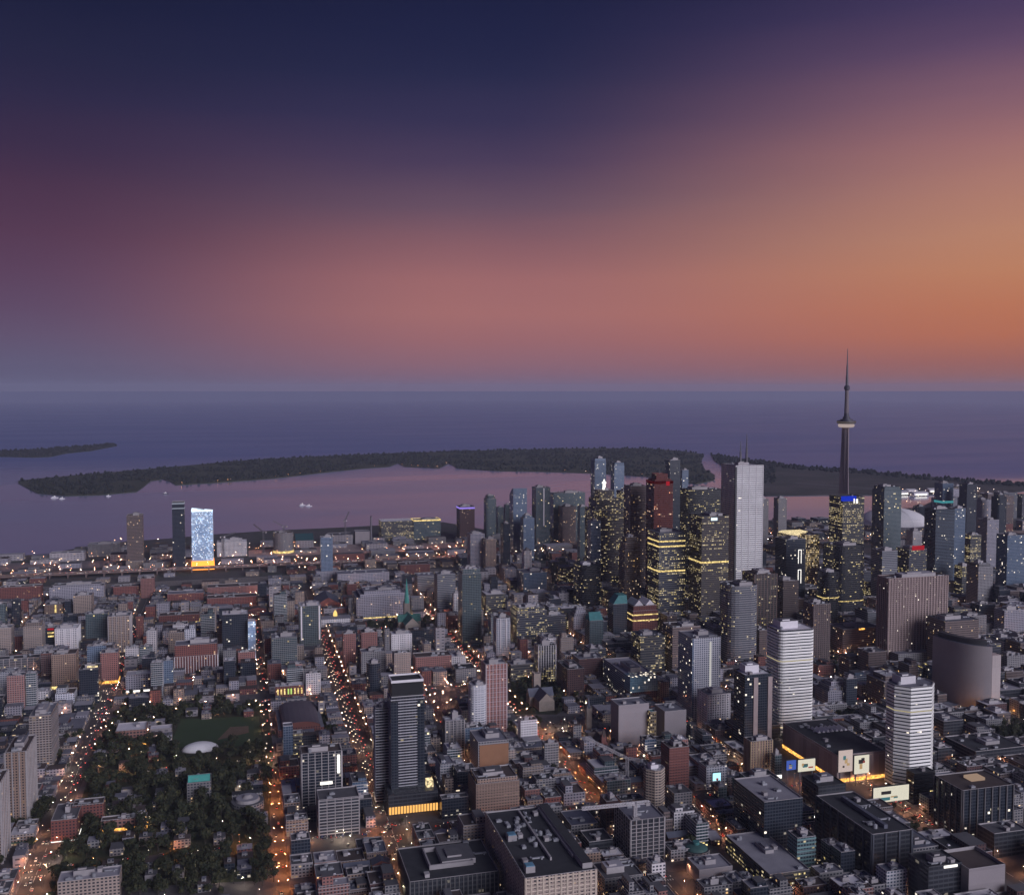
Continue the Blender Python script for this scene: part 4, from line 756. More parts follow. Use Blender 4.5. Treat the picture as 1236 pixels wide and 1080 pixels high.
def church(px, py, w, d, h, rh, tw, th, sh, wallm, roofm, spirem, label, tower_at, key=None, ry=0):
    cx, cy = G(px, py); t = thing('church', label, 'church', (cx, cy, 0))
    m = MB(); m.walls(rect(-w/2, w/2, 0, d), 0, h); build(m, 'wall', wallm, t)
    m = MB(); gable(m, -w/2, w/2, 0, d, h, h+rh, 'y', 0, 1); build(m, 'nave_roof', [roofm, wallm], t)
    m = MB(); m.walls(rect(-w*.8, w*.8, d*.55, d*.55+w*.7), 0, h*.98); build(m, 'transept', wallm, t)
    m = MB(); gable(m, -w*.8, w*.8, d*.55, d*.55+w*.7, h*.98, h+rh*.9, 'x', 0, 1); build(m, 'transept_roof', [roofm, wallm], t)
    ty = -tw if tower_at == 'front' else d
    m = MB(); m.prism(rect(-tw/2, tw/2, ty, ty+tw), 0, th); build(m, 'bell_tower', wallm, t)
    for sx in (-1, 1):
        for sy in (0, 1):
            m = MB(); m.prism(ngon(.9, 6), th, th+4, 0, None, ngon(.1, 6)); build(m, 'pinnacle', wallm, t, (sx*(tw/2-.9), ty+.9+sy*(tw-1.8), 0))
    if sh: m = MB(); m.prism(ngon(tw*.46, 8), th, th+sh, 0, None, ngon(.15, 8)); build(m, 'spire', spirem, t, (0, ty+tw/2, 0))
    FOOT.append((cx-w*.8, cx+w*.8, cy-tw-2, cy+d+tw, h)); HBOX.append((PX(cx-w*.8, cy)[0], PX(cx+w*.8, cy)[0], PX(cx, cy, th)[1], PX(cx, cy)[1], cy))
    if key: LAND[key] = (cx, cy)
STONE = surf('stone_buff', (.30, .25, .22), .85, .25)
church(498, 766, 26, 58, 18, 13, 11, 46, 46, STONE, ROOF['green'], surf('copper_spire', (.10, .38, .33), .6), 'cathedral with copper green roof and tall green spire', 'back', 'the green-spired cathedral')
church(660, 858, 22, 46, 14, 11, 10, 40, 0, STONE, ROOF['slate'], STONE, 'grey stone church with square tower and slate roof in a dark park', 'back', 'the slate-roofed church')
church(709, 884, 12, 26, 9, 8, 7, 34, 14, STONE, ROOF['slate'], ROOF['slate'], 'small church with a pointed pale spire', 'front')
church(727, 905, 14, 30, 9, 8, 6, 18, 10, surf('brick_red', (.2, .08, .07)), ROOF['brown'], ROOF['brown'], 'little red brick church near the windowless theatre box', 'front')
def hall(name, px0, px1, py, d, h, rh, wallm, roofm, label, along='y', curved=False, key=None, cat='hall'):
    x0, y0 = G(px0, py); x1, _ = G(px1, py); w = x1-x0; t = thing(name, label, cat, ((x0+x1)/2, y0, 0))
    m = MB(); m.walls(rect(-w/2, w/2, 0, d), 0, h); build(m, 'wall', wallm, t)
    m = MB()
    if curved:
        n = 10; A = [(-w/2*math.cos(math.pi*i/n), h+rh*math.sin(math.pi*i/n)) for i in range(n+1)]
        for a, b in zip(A, A[1:]): m.face([(a[0], -.5, a[1]), (b[0], -.5, b[1]), (b[0], d+.5, b[1]), (a[0], d+.5, a[1])])
        m.face([(x, 0, z) for x, z in reversed(A)], None, 1); m.face([(x, d, z) for x, z in A], None, 1)
    else: gable(m, -w/2, w/2, 0, d, h, h+rh, along, 0, 1)
    build(m, 'roof', [roofm, wallm], t); FOOT.append((x0, x1, y0, y0+d, h)); HBOX.append((px0, px1, PX(x0, y0, h+rh)[1], py, y0))
    if key: LAND[key] = ((x0+x1)/2, y0)
    return t, w
t, w = hall('drill_hall', 341, 388, 890, 92, 12, 7, style('brick'), surf('roof_drill', (.13, .105, .13), .8, .12, .03), 'huge drill hall with a plain dark mauve vaulted roof', curved=True, key='the huge drill hall')
for s in (-1, 1): m = MB(); m.box(*sorted((s*w/2, s*(w/2+5))), 2, 90, 0, 9, 0, 1); build(m, 'side_aisle', [style('brick'), ROOF['lilac']], t)
hall('market_hall', 382, 412, 736, 80, 11, 13, style('brick'), ROOF['slate'], 'market hall with broad dark slate gable roof', key='the slate-roofed market hall')
t, w = hall('assembly_hall', 388, 424, 757, 30, 15, 3, style('white'), ROOF['lilac'], 'old white assembly hall under a small glowing golden cupola', along='x')
m = MB(); m.prism(ngon(4, 10), 18, 24, 0, 0, ngon(3.4, 10)); m.prism(ngon(3.4, 10), 24, 29, 0, 0, ngon(.4, 10)); build(m, 'cupola', glow('cupola_gold', (1, .66, .2), 1.3), t, (0, 12, 0))
hall('wire_shed', 300, 322, 742, 24, 10, 4, style('brick'), ROOF['brown'], 'gabled brick warehouse near the pink brick row')
hall('harbour_shed', 357, 379, 662, 60, 22, 16, style('shed'), surf('roof_dkteal', (.03, .075, .085), .6), 'dark teal harbour shed with steep roof beside the scaffolded block', along='x', cat='shed')
# sports dome, round church, copper dome
def dome(cx, cy, rx, ry, rz, n=20, k=6):
    m = MB()
    for j in range(k):
        a0, a1 = math.pi/2*j/k, math.pi/2*(j+1)/k
        m.walls([(rx*math.cos(a0)*math.cos(2*math.pi*i/n), ry*math.cos(a0)*math.sin(2*math.pi*i/n)) for i in range(n)], rz*math.sin(a0), rz*math.sin(a1), 0,
                [(max(rx*math.cos(a1), .01)*math.cos(2*math.pi*i/n), max(ry*math.cos(a1), .01)*math.sin(2*math.pi*i/n)) for i in range(n)])
    return m
cx, cy = G(242, 904); t = thing('sports_dome', 'white inflated sports dome beside the playing field', 'dome', (cx, cy, 0)); LAND['the white sports dome'] = (cx, cy)
build(dome(0, 0, 22, 15, 9), 'membrane', surf('membrane', (.75, .72, .74), .5, .06), t); m = MB(); m.prism(ngon(22.6, 20, 15.6), 0, .8); build(m, 'kerb_ring', TRIM, t); FOOT.append((cx-24, cx+24, cy-34, cy+17, 9)); HBOX.append((222, 262, 894, 906, cy-15)); HBOX.append((1126, 1212, 764, 862, 1150.))
cx, cy = G(299, 975); t = thing('round_church', 'round grey hall with stepped curved roof among trees', 'hall', (cx, cy, 0))
m = MB(); m.prism(ngon(17, 20), 0, 9, 0, 1); build(m, 'wall', [style('concrete'), ROOF['grey']], t); m = MB(); m.prism(ngon(13, 20), 9, 12, 0, 1, ngon(12, 20)); m.prism(ngon(6, 16), 12, 15, 0, 1, ngon(3, 16)); build(m, 'upper_roof', [TRIM, ROOF['light']], t)
m = MB(); m.box(-16, 16, 14, 24, 0, 10.5, 0, 1); build(m, 'rear_wing', [style('concrete'), ROOF['dark']], t); FOOT.append((cx-18, cx+18, cy-18, cy+25, 10))
cx, cy = G(840, 1034); t = thing('planetarium', 'small hall under a copper green dome', 'hall', (cx, cy, 0))
m = MB(); m.prism(ngon(13, 12), 0, 9, 0, 1); build(m, 'wall', [style('concrete'), ROOF['dark']], t); build(dome(0, 0, 11, 11, 4), 'dome_roof', surf('copper_dark', (.045, .10, .095), .6), t, (0, 0, 9)); m = MB(); m.prism(ngon(3.2, 12), 12.6, 15.5); build(m, 'lantern_drum', ROOF['teal'], t); FOOT.append((cx-14, cx+14, cy-14, cy+14, 10))
# chimney
cx, cy = G(448, 656); t = thing('chimney', 'slim tall factory chimney on the harbour', 'chimney', (cx, cy, 0)); m = MB(); m.prism(ngon(3.6, 12), 0, 78, 0, None, ngon(2.2, 12)); build(m, 'stack', STEEL, t); m = MB(); m.prism(ngon(2.6, 12), 78, 80); build(m, 'rim', TRIMD, t)
# ---------------------------------------------------------------- cranes
def lattice(m, a, b, w, n, r):
    a, b = Vector(a), Vector(b); d = (b-a); up = Vector((0, 0, 1)) if abs(d.normalized().z) < .9 else Vector((0, 1, 0)); s = d.normalized().cross(up).normalized()*w/2; q = s.cross(d.normalized()).normalized()*w/2
    C = [s+q, s-q, -s-q, -s+q]
    for c in C: m.bar(a+c, b+c, r, 0, 4)
    for i in range(n):
        p0, p1 = a+d*i/n, a+d*(i+1)/n
        for k in range(4): m.bar(p0+C[k], p1+C[(k+1) % 4], r*.7, 0, 3)
def crane(x, y, z0, hm, jib, az, tilt, label, mat, s=1.):
    t = thing('tower_crane', label, 'crane', (x, y, z0), az)
    m = MB(); m.box(-3*s, 3*s, -3*s, 3*s, 0, 1.2); build(m, 'base', TRIM, t)
    m = MB(); lattice(m, (0, 0, 1.2), (0, 0, hm), 2.2*s, 14, .22*s); build(m, 'mast', mat, t)
    m = MB(); lattice(m, (1, 0, hm), (1+jib*math.cos(tilt), 0, hm+jib*math.sin(tilt)), 1.9*s, 18, .2*s); build(m, 'jib', mat, t)
    m = MB(); lattice(m, (-1, 0, hm), (-jib*.28, 0, hm), 1.7*s, 5, .2*s); build(m, 'counter_jib', mat, t); m = MB(); m.box(-jib*.28, -jib*.2, -1.2*s, 1.2*s, hm-2.5*s, hm+.2); build(m, 'counterweight', TRIM, t)
    m = MB(); m.box(-.2, 2.4*s, -2.6*s, -1.1*s, hm-2.2*s, hm); build(m, 'cab', TRIMW, t)
CRED = surf('crane_red', (.45, .12, .12), .5, .1); CWHT = surf('crane_white', (.62, .58, .60), .5, .1)
x, y, z = CRN; crane(x-10, y-14, z-1.1, 14, 52, math.radians(178), 0., 'white and red tower crane on the unfinished concrete frame', CWHT, 1.2)
x, y = G(757, 946); crane(x, y, .13, 30, 52, math.radians(140), math.radians(18), 'pale tower crane with raised jib behind the beige eight-sided tower', CWHT, 1.2)
for px, py, hm, a, tl, lb in ((417, 657, 70, 60, 40, 'dark harbour crane beside the silo house'), (343, 668, 75, 200, 30, 'thin crane over the round scaffolded block'), (318, 668, 60, 150, 35, 'thin crane over the yard beside the scaffolded block'), (270, 672, 55, 20, 15, 'small crane behind the brilliant tower'), (680, 652, 100, 20, 40, 'distant crane on the waterfront by the wide teal slab')):
    x, y = G(px, py); crane(x, y, .0, hm, 34, math.radians(a), math.radians(tl), lb, STEEL, 1.5)
# ---------------------------------------------------------------- lake, land, islands
wm = newmat('lake_water'); tr = wm.node_tree
b = tr.nodes.new('ShaderNodeBsdfPrincipled'); b.inputs['Base Color'].default_value = (.050, .066, .125, 1); b.inputs['IOR'].default_value = 1.33; b.inputs['Specular IOR Level'].default_value = .36
tcw = tr.nodes.new('ShaderNodeTexCoord').outputs['Object']
mpw = tr.nodes.new('ShaderNodeMapping'); mpw.inputs['Scale'].default_value = (.0005, .0017, 1); tr.links.new(tcw, mpw.inputs[0])
big = noise(tr, 1., 5, vec=mpw.outputs[0])
wsep = tr.nodes.new('ShaderNodeSeparateXYZ'); tr.links.new(tcw, wsep.inputs[0])
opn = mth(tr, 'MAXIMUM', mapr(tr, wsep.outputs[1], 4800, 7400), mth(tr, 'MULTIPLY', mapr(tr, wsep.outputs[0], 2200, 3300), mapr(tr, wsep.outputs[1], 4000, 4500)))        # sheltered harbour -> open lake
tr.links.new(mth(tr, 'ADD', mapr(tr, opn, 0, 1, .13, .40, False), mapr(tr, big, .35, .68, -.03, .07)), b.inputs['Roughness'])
tr.links.new(mixc(tr, opn, (.28, .30, .45), (.135, .175, .385)), b.inputs['Base Color'])  # harbour's lavender sheen and the lake's blue are put into the base colour
o = tr.nodes.new('ShaderNodeOutputMaterial'); tr.links.new(b.outputs[0], o.inputs[0])
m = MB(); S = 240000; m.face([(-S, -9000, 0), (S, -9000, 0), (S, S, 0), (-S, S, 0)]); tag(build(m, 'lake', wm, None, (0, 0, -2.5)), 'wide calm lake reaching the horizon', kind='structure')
ASPH = surf('asphalt', (.075, .068, .070), .85, .2, .05); GRND = surf('ground_urban', (.075, .068, .072), .95, .4, .02, col2=(.05, .052, .045))
PAVE = surf('pavement', (.12, .105, .11), .9, .35, .04, col2=(.075, .07, .075)); GRASS = surf('grass', (.028, .038, .018), .95, .3, .05, col2=(.045, .043, .022))
shore = [(-60, 674), (0, 672), (60, 668), (100, 660), (130, 655), (200, 650), (255, 645), (330, 640), (420, 636), (455, 634), (535, 630), (560, 634), (590, 640), (660, 636), (720, 632), (800, 630), (900, 628), (1000, 626), (1070, 624), (1085, 614), (1110, 612), (1125, 605), (1190, 603), (1260, 600)]
P = [G(*p) for p in shore]; P = [(-2600, P[0][1])]+P+[(5200, P[-1][1]+200), (5200, -3500), (-2600, -3500)]
m = MB(); Pc = P[::-1]; m.walls(Pc, -8, 0); m.cap(Pc, 0); tag(build(m, 'ground', GRND), 'flat city ground', kind='structure')
def island(name, near, far, label, mat, z=.3):
    A = [G(*p) for p in near]; B_ = [G(*p) for p in far]; poly = A+B_[::-1]; poly_ccw = poly
    m = MB(); m.walls(poly, -8, z); m.cap(poly, z); return tag(build(m, name, mat), label, kind='structure'), poly
ISN = [(22, 583), (45, 595), (80, 598), (120, 597), (165, 593), (172, 588), (182, 580), (196, 578), (206, 581), (212, 585), (262, 582), (330, 577), (400, 569), (440, 565), (470, 563), (480, 559), (488, 563), (530, 565), (542, 559), (552, 565), (600, 568), (660, 569), (720, 571), (780, 575), (815, 580), (840, 584), (862, 579), (863, 573), (850, 566), (846, 558)]
ISF = [(22, 580), (60, 576), (120, 571), (200, 564), (300, 555), (400, 550), (500, 546), (600, 543), (700, 541), (780, 541), (820, 544), (850, 548)]
o1, pol1 = island('island', ISN, ISF, 'long wooded island across the harbour', GRASS)
AN = [(862, 556), (878, 566), (886, 580), (895, 590), (925, 598), (1000, 597), (1080, 597), (1150, 596), (1200, 597), (1236, 592), (1330, 590)]
AF = [(858, 548), (900, 554), (960, 562), (1050, 569), (1120, 575), (1180, 580), (1236, 584), (1330, 588)]
o2, pol2 = island('airport_island', AN, AF, 'low flat airfield island', surf('airfield', (.045, .048, .04), .95, .4, .004, col2=(.075, .065, .06)), .6)
SN = [(-40, 552), (0, 551), (40, 552), (62, 551), (80, 547), (110, 544), (141, 538)]; SF = [(-40, 545), (0, 544), (60, 541), (100, 538), (130, 535.5), (141, 536.5)]
o3, pol3 = island('spit', SN, SF, 'low wooded spit farther out in the lake', GRASS)
def inpoly(x, y, P):
    c = False; j = len(P)-1
    for i in range(len(P)):
        if (P[i][1] > y) != (P[j][1] > y) and x < (P[j][0]-P[i][0])*(y-P[i][1])/(P[j][1]-P[i][1])+P[i][0]: c = not c
        j = i
    return c
LEAF = surf('foliage_far', (.011, .015, .013), .95, .35, .02); LEAFN = surf('foliage', (.024, .032, .017), .9, .6, .3, col2=(.044, .042, .018)); BARK = surf('bark', (.05, .04, .035), .9)
def wood(name, poly, n, h0, h1, label, rng, test=None):
    xs = [p[0] for p in poly]; ys = [p[1] for p in poly]; V, Fc = [], []; c = 0; tries = 0
    while c < n and tries < n*30:
        tries += 1; x, y = rng.uniform(min(xs), max(xs)), rng.uniform(min(ys), max(ys))
        if not inpoly(x, y, poly) or (test and not test(x, y)): continue
        h = rng.uniform(h0, h1); r = h*rng.uniform(.42, .62); k = len(V); nn = 6
        for zz, rr in ((.02, .8), (.45, 1.05), (.8, .72)):
            for i in range(nn): a = 2*math.pi*i/nn+zz; q = rr*r*rng.uniform(.75, 1.2); V.append((x+q*math.cos(a), y+q*math.sin(a), max(.1, h*zz*rng.uniform(.85, 1.1))))
        V.append((x, y, h*rng.uniform(.95, 1.1)))
        for L in range(2):
            for i in range(nn): j = (i+1) % nn; Fc.append((k+L*nn+i, k+L*nn+j, k+L*nn+nn+j, k+L*nn+nn+i))
        for i in range(nn): Fc.append((k+2*nn+i, k+2*nn+(i+1) % nn, k+3*nn))
        c += 1
    me = bpy.data.meshes.new(name); me.from_pydata(V, [], Fc); me.materials.append(LEAF); return tag(link(name, me), label, kind='stuff')
rg = random.Random(3)
wood('island_wood', pol1, 3600, 7, 16, 'dense dark woodland covering the island', rg, lambda x, y: math.sin(x*.0071+1.3*math.sin(y*.004))+math.sin(y*.011+x*.003) > -1.15)
xs2 = [p[0] for p in pol2]
wood('airfield_trees', pol2, 900, 9, 18, 'line of dark trees along the outer shore of the airfield island', rg, lambda x, y: PX(x, y)[1] < np.interp(PX(x, y)[0], [p[0] for p in AF], [p[1] for p in AF])+4.5 or (PX(x, y)[0] < 935 and PX(x, y)[1] < 584))
wood('spit_wood', pol3, 500, 10, 16, 'dark trees on the far spit', rg)
for (a, c) in (((1000, 590), (1180, 592)), ((960, 583), (1090, 592))):
    A, B_ = G(*a), G(*c); dx, dy = B_[0]-A[0], B_[1]-A[1]; l = math.hypot(dx, dy); nx, ny = -dy/l*22, dx/l*22; m = MB(); m.face([(A[0]-nx, A[1]-ny, .9), (B_[0]-nx, B_[1]-ny, .9), (B_[0]+nx, B_[1]+ny, .9), (A[0]+nx, A[1]+ny, .9)][::-1]); tag(build(m, 'runway', surf('runway', (.09, .085, .085), .9, .1)), kind='structure')
for i, (px, py, wd) in enumerate(((1090, 597, 60), (1102, 595, 45), (1112, 598, 70), (1070, 596, 40), (1128, 594, 50))):
    x, y = G(px, py); t = thing('hangar', 'white lit airport hangar on the airfield island, %s' % ('by the terminal', 'with a narrow front', 'the widest one', 'set apart toward the needle tower', 'beside the far end of the runway')[i], 'hangar', (x, y, .6))
    m = MB(); m.walls(rect(-wd/2, wd/2, 0, 40), 0, 11); build(m, 'wall', TRIMW, t); m = MB(); gable(m, -wd/2, wd/2, 0, 40, 11, 16, 'x', 0, 1); build(m, 'roof', [TRIMW, TRIMW], t); m = MB(); m.box(-wd*.4, wd*.4, -.5, -.05, 0, 6); build(m, 'lit_door', G_WHT, t)
# ---------------------------------------------------------------- streets
NS = [(-780, 14, 'the outermost eastern street'), (-560, 16, 'the far eastern street'), (-380, 12, 'the second eastern street'), (-180, 20, 'the avenue by the tan slabs'), (38, 10, 'the orange lane by the drill hall'), (150, 24, 'the avenue by the dark balcony tower'), (262, 10, 'the tree-lined lane near the pink tower'), (374, 18, 'the street by the unfinished concrete frame'), (465, 10, 'the lane by the windowless theatre'), (572, 10, 'the lane by the pale-roofed dark block'), (684, 20, 'the main street beside the mall'), (862, 22, 'the street by the old stone hall'), (1015, 14, 'the street behind city hall'), (1190, 34, 'the broad western boulevard'), (1340, 14, 'the street past the boulevard'), (1520, 18, 'the western avenue'), (1760, 18, 'the far western street'), (2050, 18, 'the outermost western street')]
EW = [(400, 10, 'the hidden northern street'), (540, 10, 'the north campus street'), (690, 12, 'the dark campus street'), (850, 10, 'the campus cross street'), (1012, 18, 'the orange lit cross street'), (1250, 12, 'the cross street beyond the gridded hotel'), (1490, 20, 'the cross street past the playing field'), (1605, 14, 'the first one-way cross street'), (1720, 14, 'the second one-way cross street'), (1845, 18, 'the cross street before the cathedral'), (1955, 12, 'the short cross street'), (2070, 20, 'the cross street past the market hall'), (2180, 10, 'the esplanade'), (2330, 10, 'the street before the railway'), (2790, 18, 'the lakeside boulevard')]
for X, w, nm in NS:
    m = MB(); m.face([(X-w/2, 300, .012), (X+w/2, 300, .012), (X+w/2, 2350, .012), (X-w/2, 2350, .012)]); tag(build(m, 'road', ASPH), nm, kind='structure')
for Y, w, nm in EW:
    m = MB(); m.face([(-1500, Y-w/2, .020), (2700, Y-w/2, .020), (2700, Y+w/2, .020), (-1500, Y+w/2, .020)]); tag(build(m, 'road', ASPH), nm, kind='structure')
LINE = surf('road_paint', (.5, .5, .46), .8, .2)
m = MB()
for X, w, nm in NS:
    if w < 18: continue
    y = 700
    while y < 2300: m.face([(X-.25, y, .03), (X+.25, y, .03), (X+.25, y+9, .03), (X-.25, y+9, .03)]); y += 16
    for Y, w2, _ in EW:
        if Y > 1700: continue
        for s in (-1, 1):
            for q in range(-3, 4): m.face([(X+q*w/7.5-.5, Y+s*(w2/2+3.5)-1.4, .032), (X+q*w/7.5+.5, Y+s*(w2/2+3.5)-1.4, .032), (X+q*w/7.5+.5, Y+s*(w2/2+3.5)+1.4, .032), (X+q*w/7.5-.5, Y+s*(w2/2+3.5)+1.4, .032)])
tag(build(m, 'road_markings', LINE), 'white lane dashes and crossings painted on the roads', kind='structure')
nsx = [(x, w) for x, w, _ in NS]; ewy = [(y, w) for y, w, _ in EW if y < 2400]
BLOCKS = []
for (xa, wa), (xb, wb) in zip(nsx, nsx[1:]):
    for (ya, va), (yb_, vb) in zip(ewy, ewy[1:]):
        x0, x1, y0, y1 = xa+wa/2, xb-wb/2, ya+va/2, yb_-vb/2; q = [PX(x, y) for x in (x0, x1) for y in (y0, y1)]
        if max(a for a, _ in q) < -30 or min(a for a, _ in q) > 1266: continue
        BLOCKS.append((x0, x1, y0, y1)); m = MB(); m.prism(rect(0, x1-x0, 0, y1-y0), 0.001, .13); tag(build(m, 'pavement', PAVE, None, (x0, y0, 0)), kind='structure')
# playing field and park lawns
def lawn(name, pts, mat, z, label):
    q = [G(*p) for p in pts]; m = MB(); m.cap(q, z); o = tag(build(m, name, mat), label, kind='structure'); return q
PARKS = []
PARKS.append(lawn('park_lawn', [(62, 1075), (322, 1062), (330, 905), (322, 848), (150, 850), (118, 905)], GRASS, .138, 'dark tree-filled park ground'))
FIELD = lawn('playing_field', [(205, 902), (318, 900), (312, 864), (218, 868)], surf('turf', (.040, .062, .026), .9, .15, .03), .146, 'green playing field')
lawn('infield', [(262, 893), (300, 884), (300, 876), (278, 877)], surf('infield', (.16, .11, .075), .9), .152, 'sandy baseball infield')
PARKS.append(lawn('church_green', [(612, 862), (672, 862), (700, 845), (668, 812), (618, 815)], GRASS, .138, 'dark lawn round the slate-roofed church'))
PARKS.append(lawn('cathedral_green', [(440, 768), (535, 768), (530, 748), (445, 750)], GRASS, .138, 'dark lawn round the cathedral'))
# railway and expressway
m = MB(); m.face([(-1600, 2432, .02), (2700, 2432, .02), (2700, 2500, .02), (-1600, 2500, .02)]); tag(build(m, 'rail_bed', surf('ballast', (.085, .068, .068), .95, .3, .05)), 'broad railway bed before the expressway', kind='structure')
RAILM = surf('rail_steel', (.22, .2, .2), .4, .1)
for k in range(6):
    m = MB(); y = 2438+k*11
    for s in (-.8, .8): m.box(-1500, 1100, y+s-.12, y+s+.12, .03, .3)
    tag(build(m, 'railway_track', RAILM), 'steel railway track on the rail bed', kind='structure')
t = thing('elevated_expressway', 'long elevated expressway on piers along the lakefront', 'expressway', (0, 2610, 0)); LAND['the elevated expressway'] = (200, 2610)
EXD = surf('deck_concrete', (.20, .14, .13), .9, .25, .05)
m = MB(); m.box(-1600, 2400, -14, 14, 8, 9.6, 0, 1); build(m, 'deck', [EXD, ASPH], t)
for s in (-14, 13.5): m = MB(); m.box(-1600, 2400, s, s+.5, 9.6, 10.7); build(m, 'parapet', EXD, t)
m = MB(); m.box(-1600, 2400, -.3, .3, 9.6, 10.5); build(m, 'median', EXD, t)
m = MB(); m.box(-11, -8.5, -1.2, 1.2, 0, 7.2); m.box(8.5, 11, -1.2, 1.2, 0, 7.2); m.box(-13, 13, -1.4, 1.4, 6.6, 8); pm_ = m.mesh('pier', [EXD])
for i in range(70): link('pier', pm_, t, (-1180+i*40, 0, 0), math.pi/2)
FOOT.append((-1600, 2400, 2590, 2630, 10)); FOOT.append((-1600, 2700, 2430, 2505, 1))
# pale bright parking and port yard strips beyond the expressway
for (a, nm, lb, mt) in (([(300, 672), (420, 668), (565, 662), (565, 654), (430, 657), (300, 664)], 'port_yard', 'wide pinkish paved yard beyond the expressway', surf('yard', (.30, .22, .21), .9, .25, .01)), ([(0, 690), (140, 684), (140, 676), (0, 680)], 'port_yard', 'grey gravel yard near the lake', surf('yard2', (.15, .13, .14), .9, .4, .01)), ([(508, 830), (570, 832), (560, 862), (515, 866)], 'car_park', 'open car park beyond the dark balcony tower', ASPH), ([(350, 1008), (395, 1004), (430, 1012), (425, 1040), (352, 1038)], 'car_park', 'open car park beside the orange cross street', ASPH), ([(620, 870), (700, 862), (715, 885), (640, 900)], 'car_park', 'car park behind the slate-roofed church', ASPH)):
    lawn(nm, a, mt, .142, lb)
# ---------------------------------------------------------------- the rest of the town: one building per lot
LAND.update({'the white sports dome': LAND['the white sports dome']})
def clash(x0, x1, y0, y1, mg=1.5):
    for a, b, c, d, _ in FOOT:
        if x0 < b+mg and x1 > a-mg and y0 < d+mg and y1 > c-mg: return True
    return False
rf = random.Random(21); LOTS = []
def split(x0, x1, y0, y1, mx):
    w, d = x1-x0, y1-y0
    if max(w, d) <= mx or min(w, d) < 12 and max(w, d) < mx*1.3: LOTS.append((x0, x1, y0, y1)); return
    f = rf.uniform(.38, .62)
    if w > d: split(x0, x0+w*f, y0, y1, mx); split(x0+w*f, x1, y0, y1, mx)
    else: split(x0, x1, y0, y0+d*f, mx); split(x0, x1, y0+d*f, y1, mx)
def zone(x, y):
    if y > 2700: return 'port'
    if -175 < x < 36 and y < 1500: return 'leafy'
    if x > 560 and y < 1250: return 'campus'
    if x > 540 and y > 1480: return 'core'
    if x > 900: return 'west'
    return 'town'
for (x0, x1, y0, y1) in BLOCKS:
    z = zone((x0+x1)/2, (y0+y1)/2); split(x0+2.5, x1-2.5, y0+2.5, y1-2.5, {'leafy': 24, 'town': 29, 'core': 46, 'west': 46, 'campus': 40, 'port': 70}[z])
for X in np.arange(-900, 1500, 95): 
    for Y in (2645, 2700, 2830, 2900, 2970): LOTS.append((X+rf.uniform(3, 25), X+rf.uniform(60, 90), Y, Y+rf.uniform(28, 42)))
for X in np.arange(-700, 1500, 48):
    for Y in (2340, 2386, 2512, 2550):
        if rf.random() < .75: LOTS.append((X+rf.uniform(2, 10), X+rf.uniform(26, 45), Y, Y+rf.uniform(22, 38)))
for X in np.arange(1500, 2700, 75):
    for Y in np.arange(2520, 3300, 85): LOTS.append((X+rf.uniform(3, 15), X+rf.uniform(40, 65), Y, Y+rf.uniform(30, 55)))
BANNED = [FIELD]+PARKS[1:]+[[G(*p) for p in q] for q in ([(508, 830), (570, 832), (560, 862), (515, 866)], [(350, 1008), (395, 1004), (430, 1012), (425, 1040), (352, 1038)], [(620, 870), (700, 862), (715, 885), (640, 900)], [(1195, 900), (1236, 900), (1236, 850), (1210, 860)], [(1000, 812), (1060, 812), (1060, 790), (1000, 790)], [(440, 1018), (548, 1014), (545, 972), (450, 980)], [(1000, 985), (1110, 995), (1130, 962), (1060, 940), (1000, 935)], [(925, 960), (1010, 985), (1010, 940), (935, 890), (905, 900)], [(735, 905), (830, 905), (830, 885), (735, 885)], [(205, 706), (285, 704), (285, 680), (205, 682)])]
CAND = []
LANDPOLY = P
landp = [G(*p) for p in shore]; landp = [(-2600, landp[0][1])]+landp+[(5200, landp[-1][1]), (5200, -3500), (-2600, -3500)]
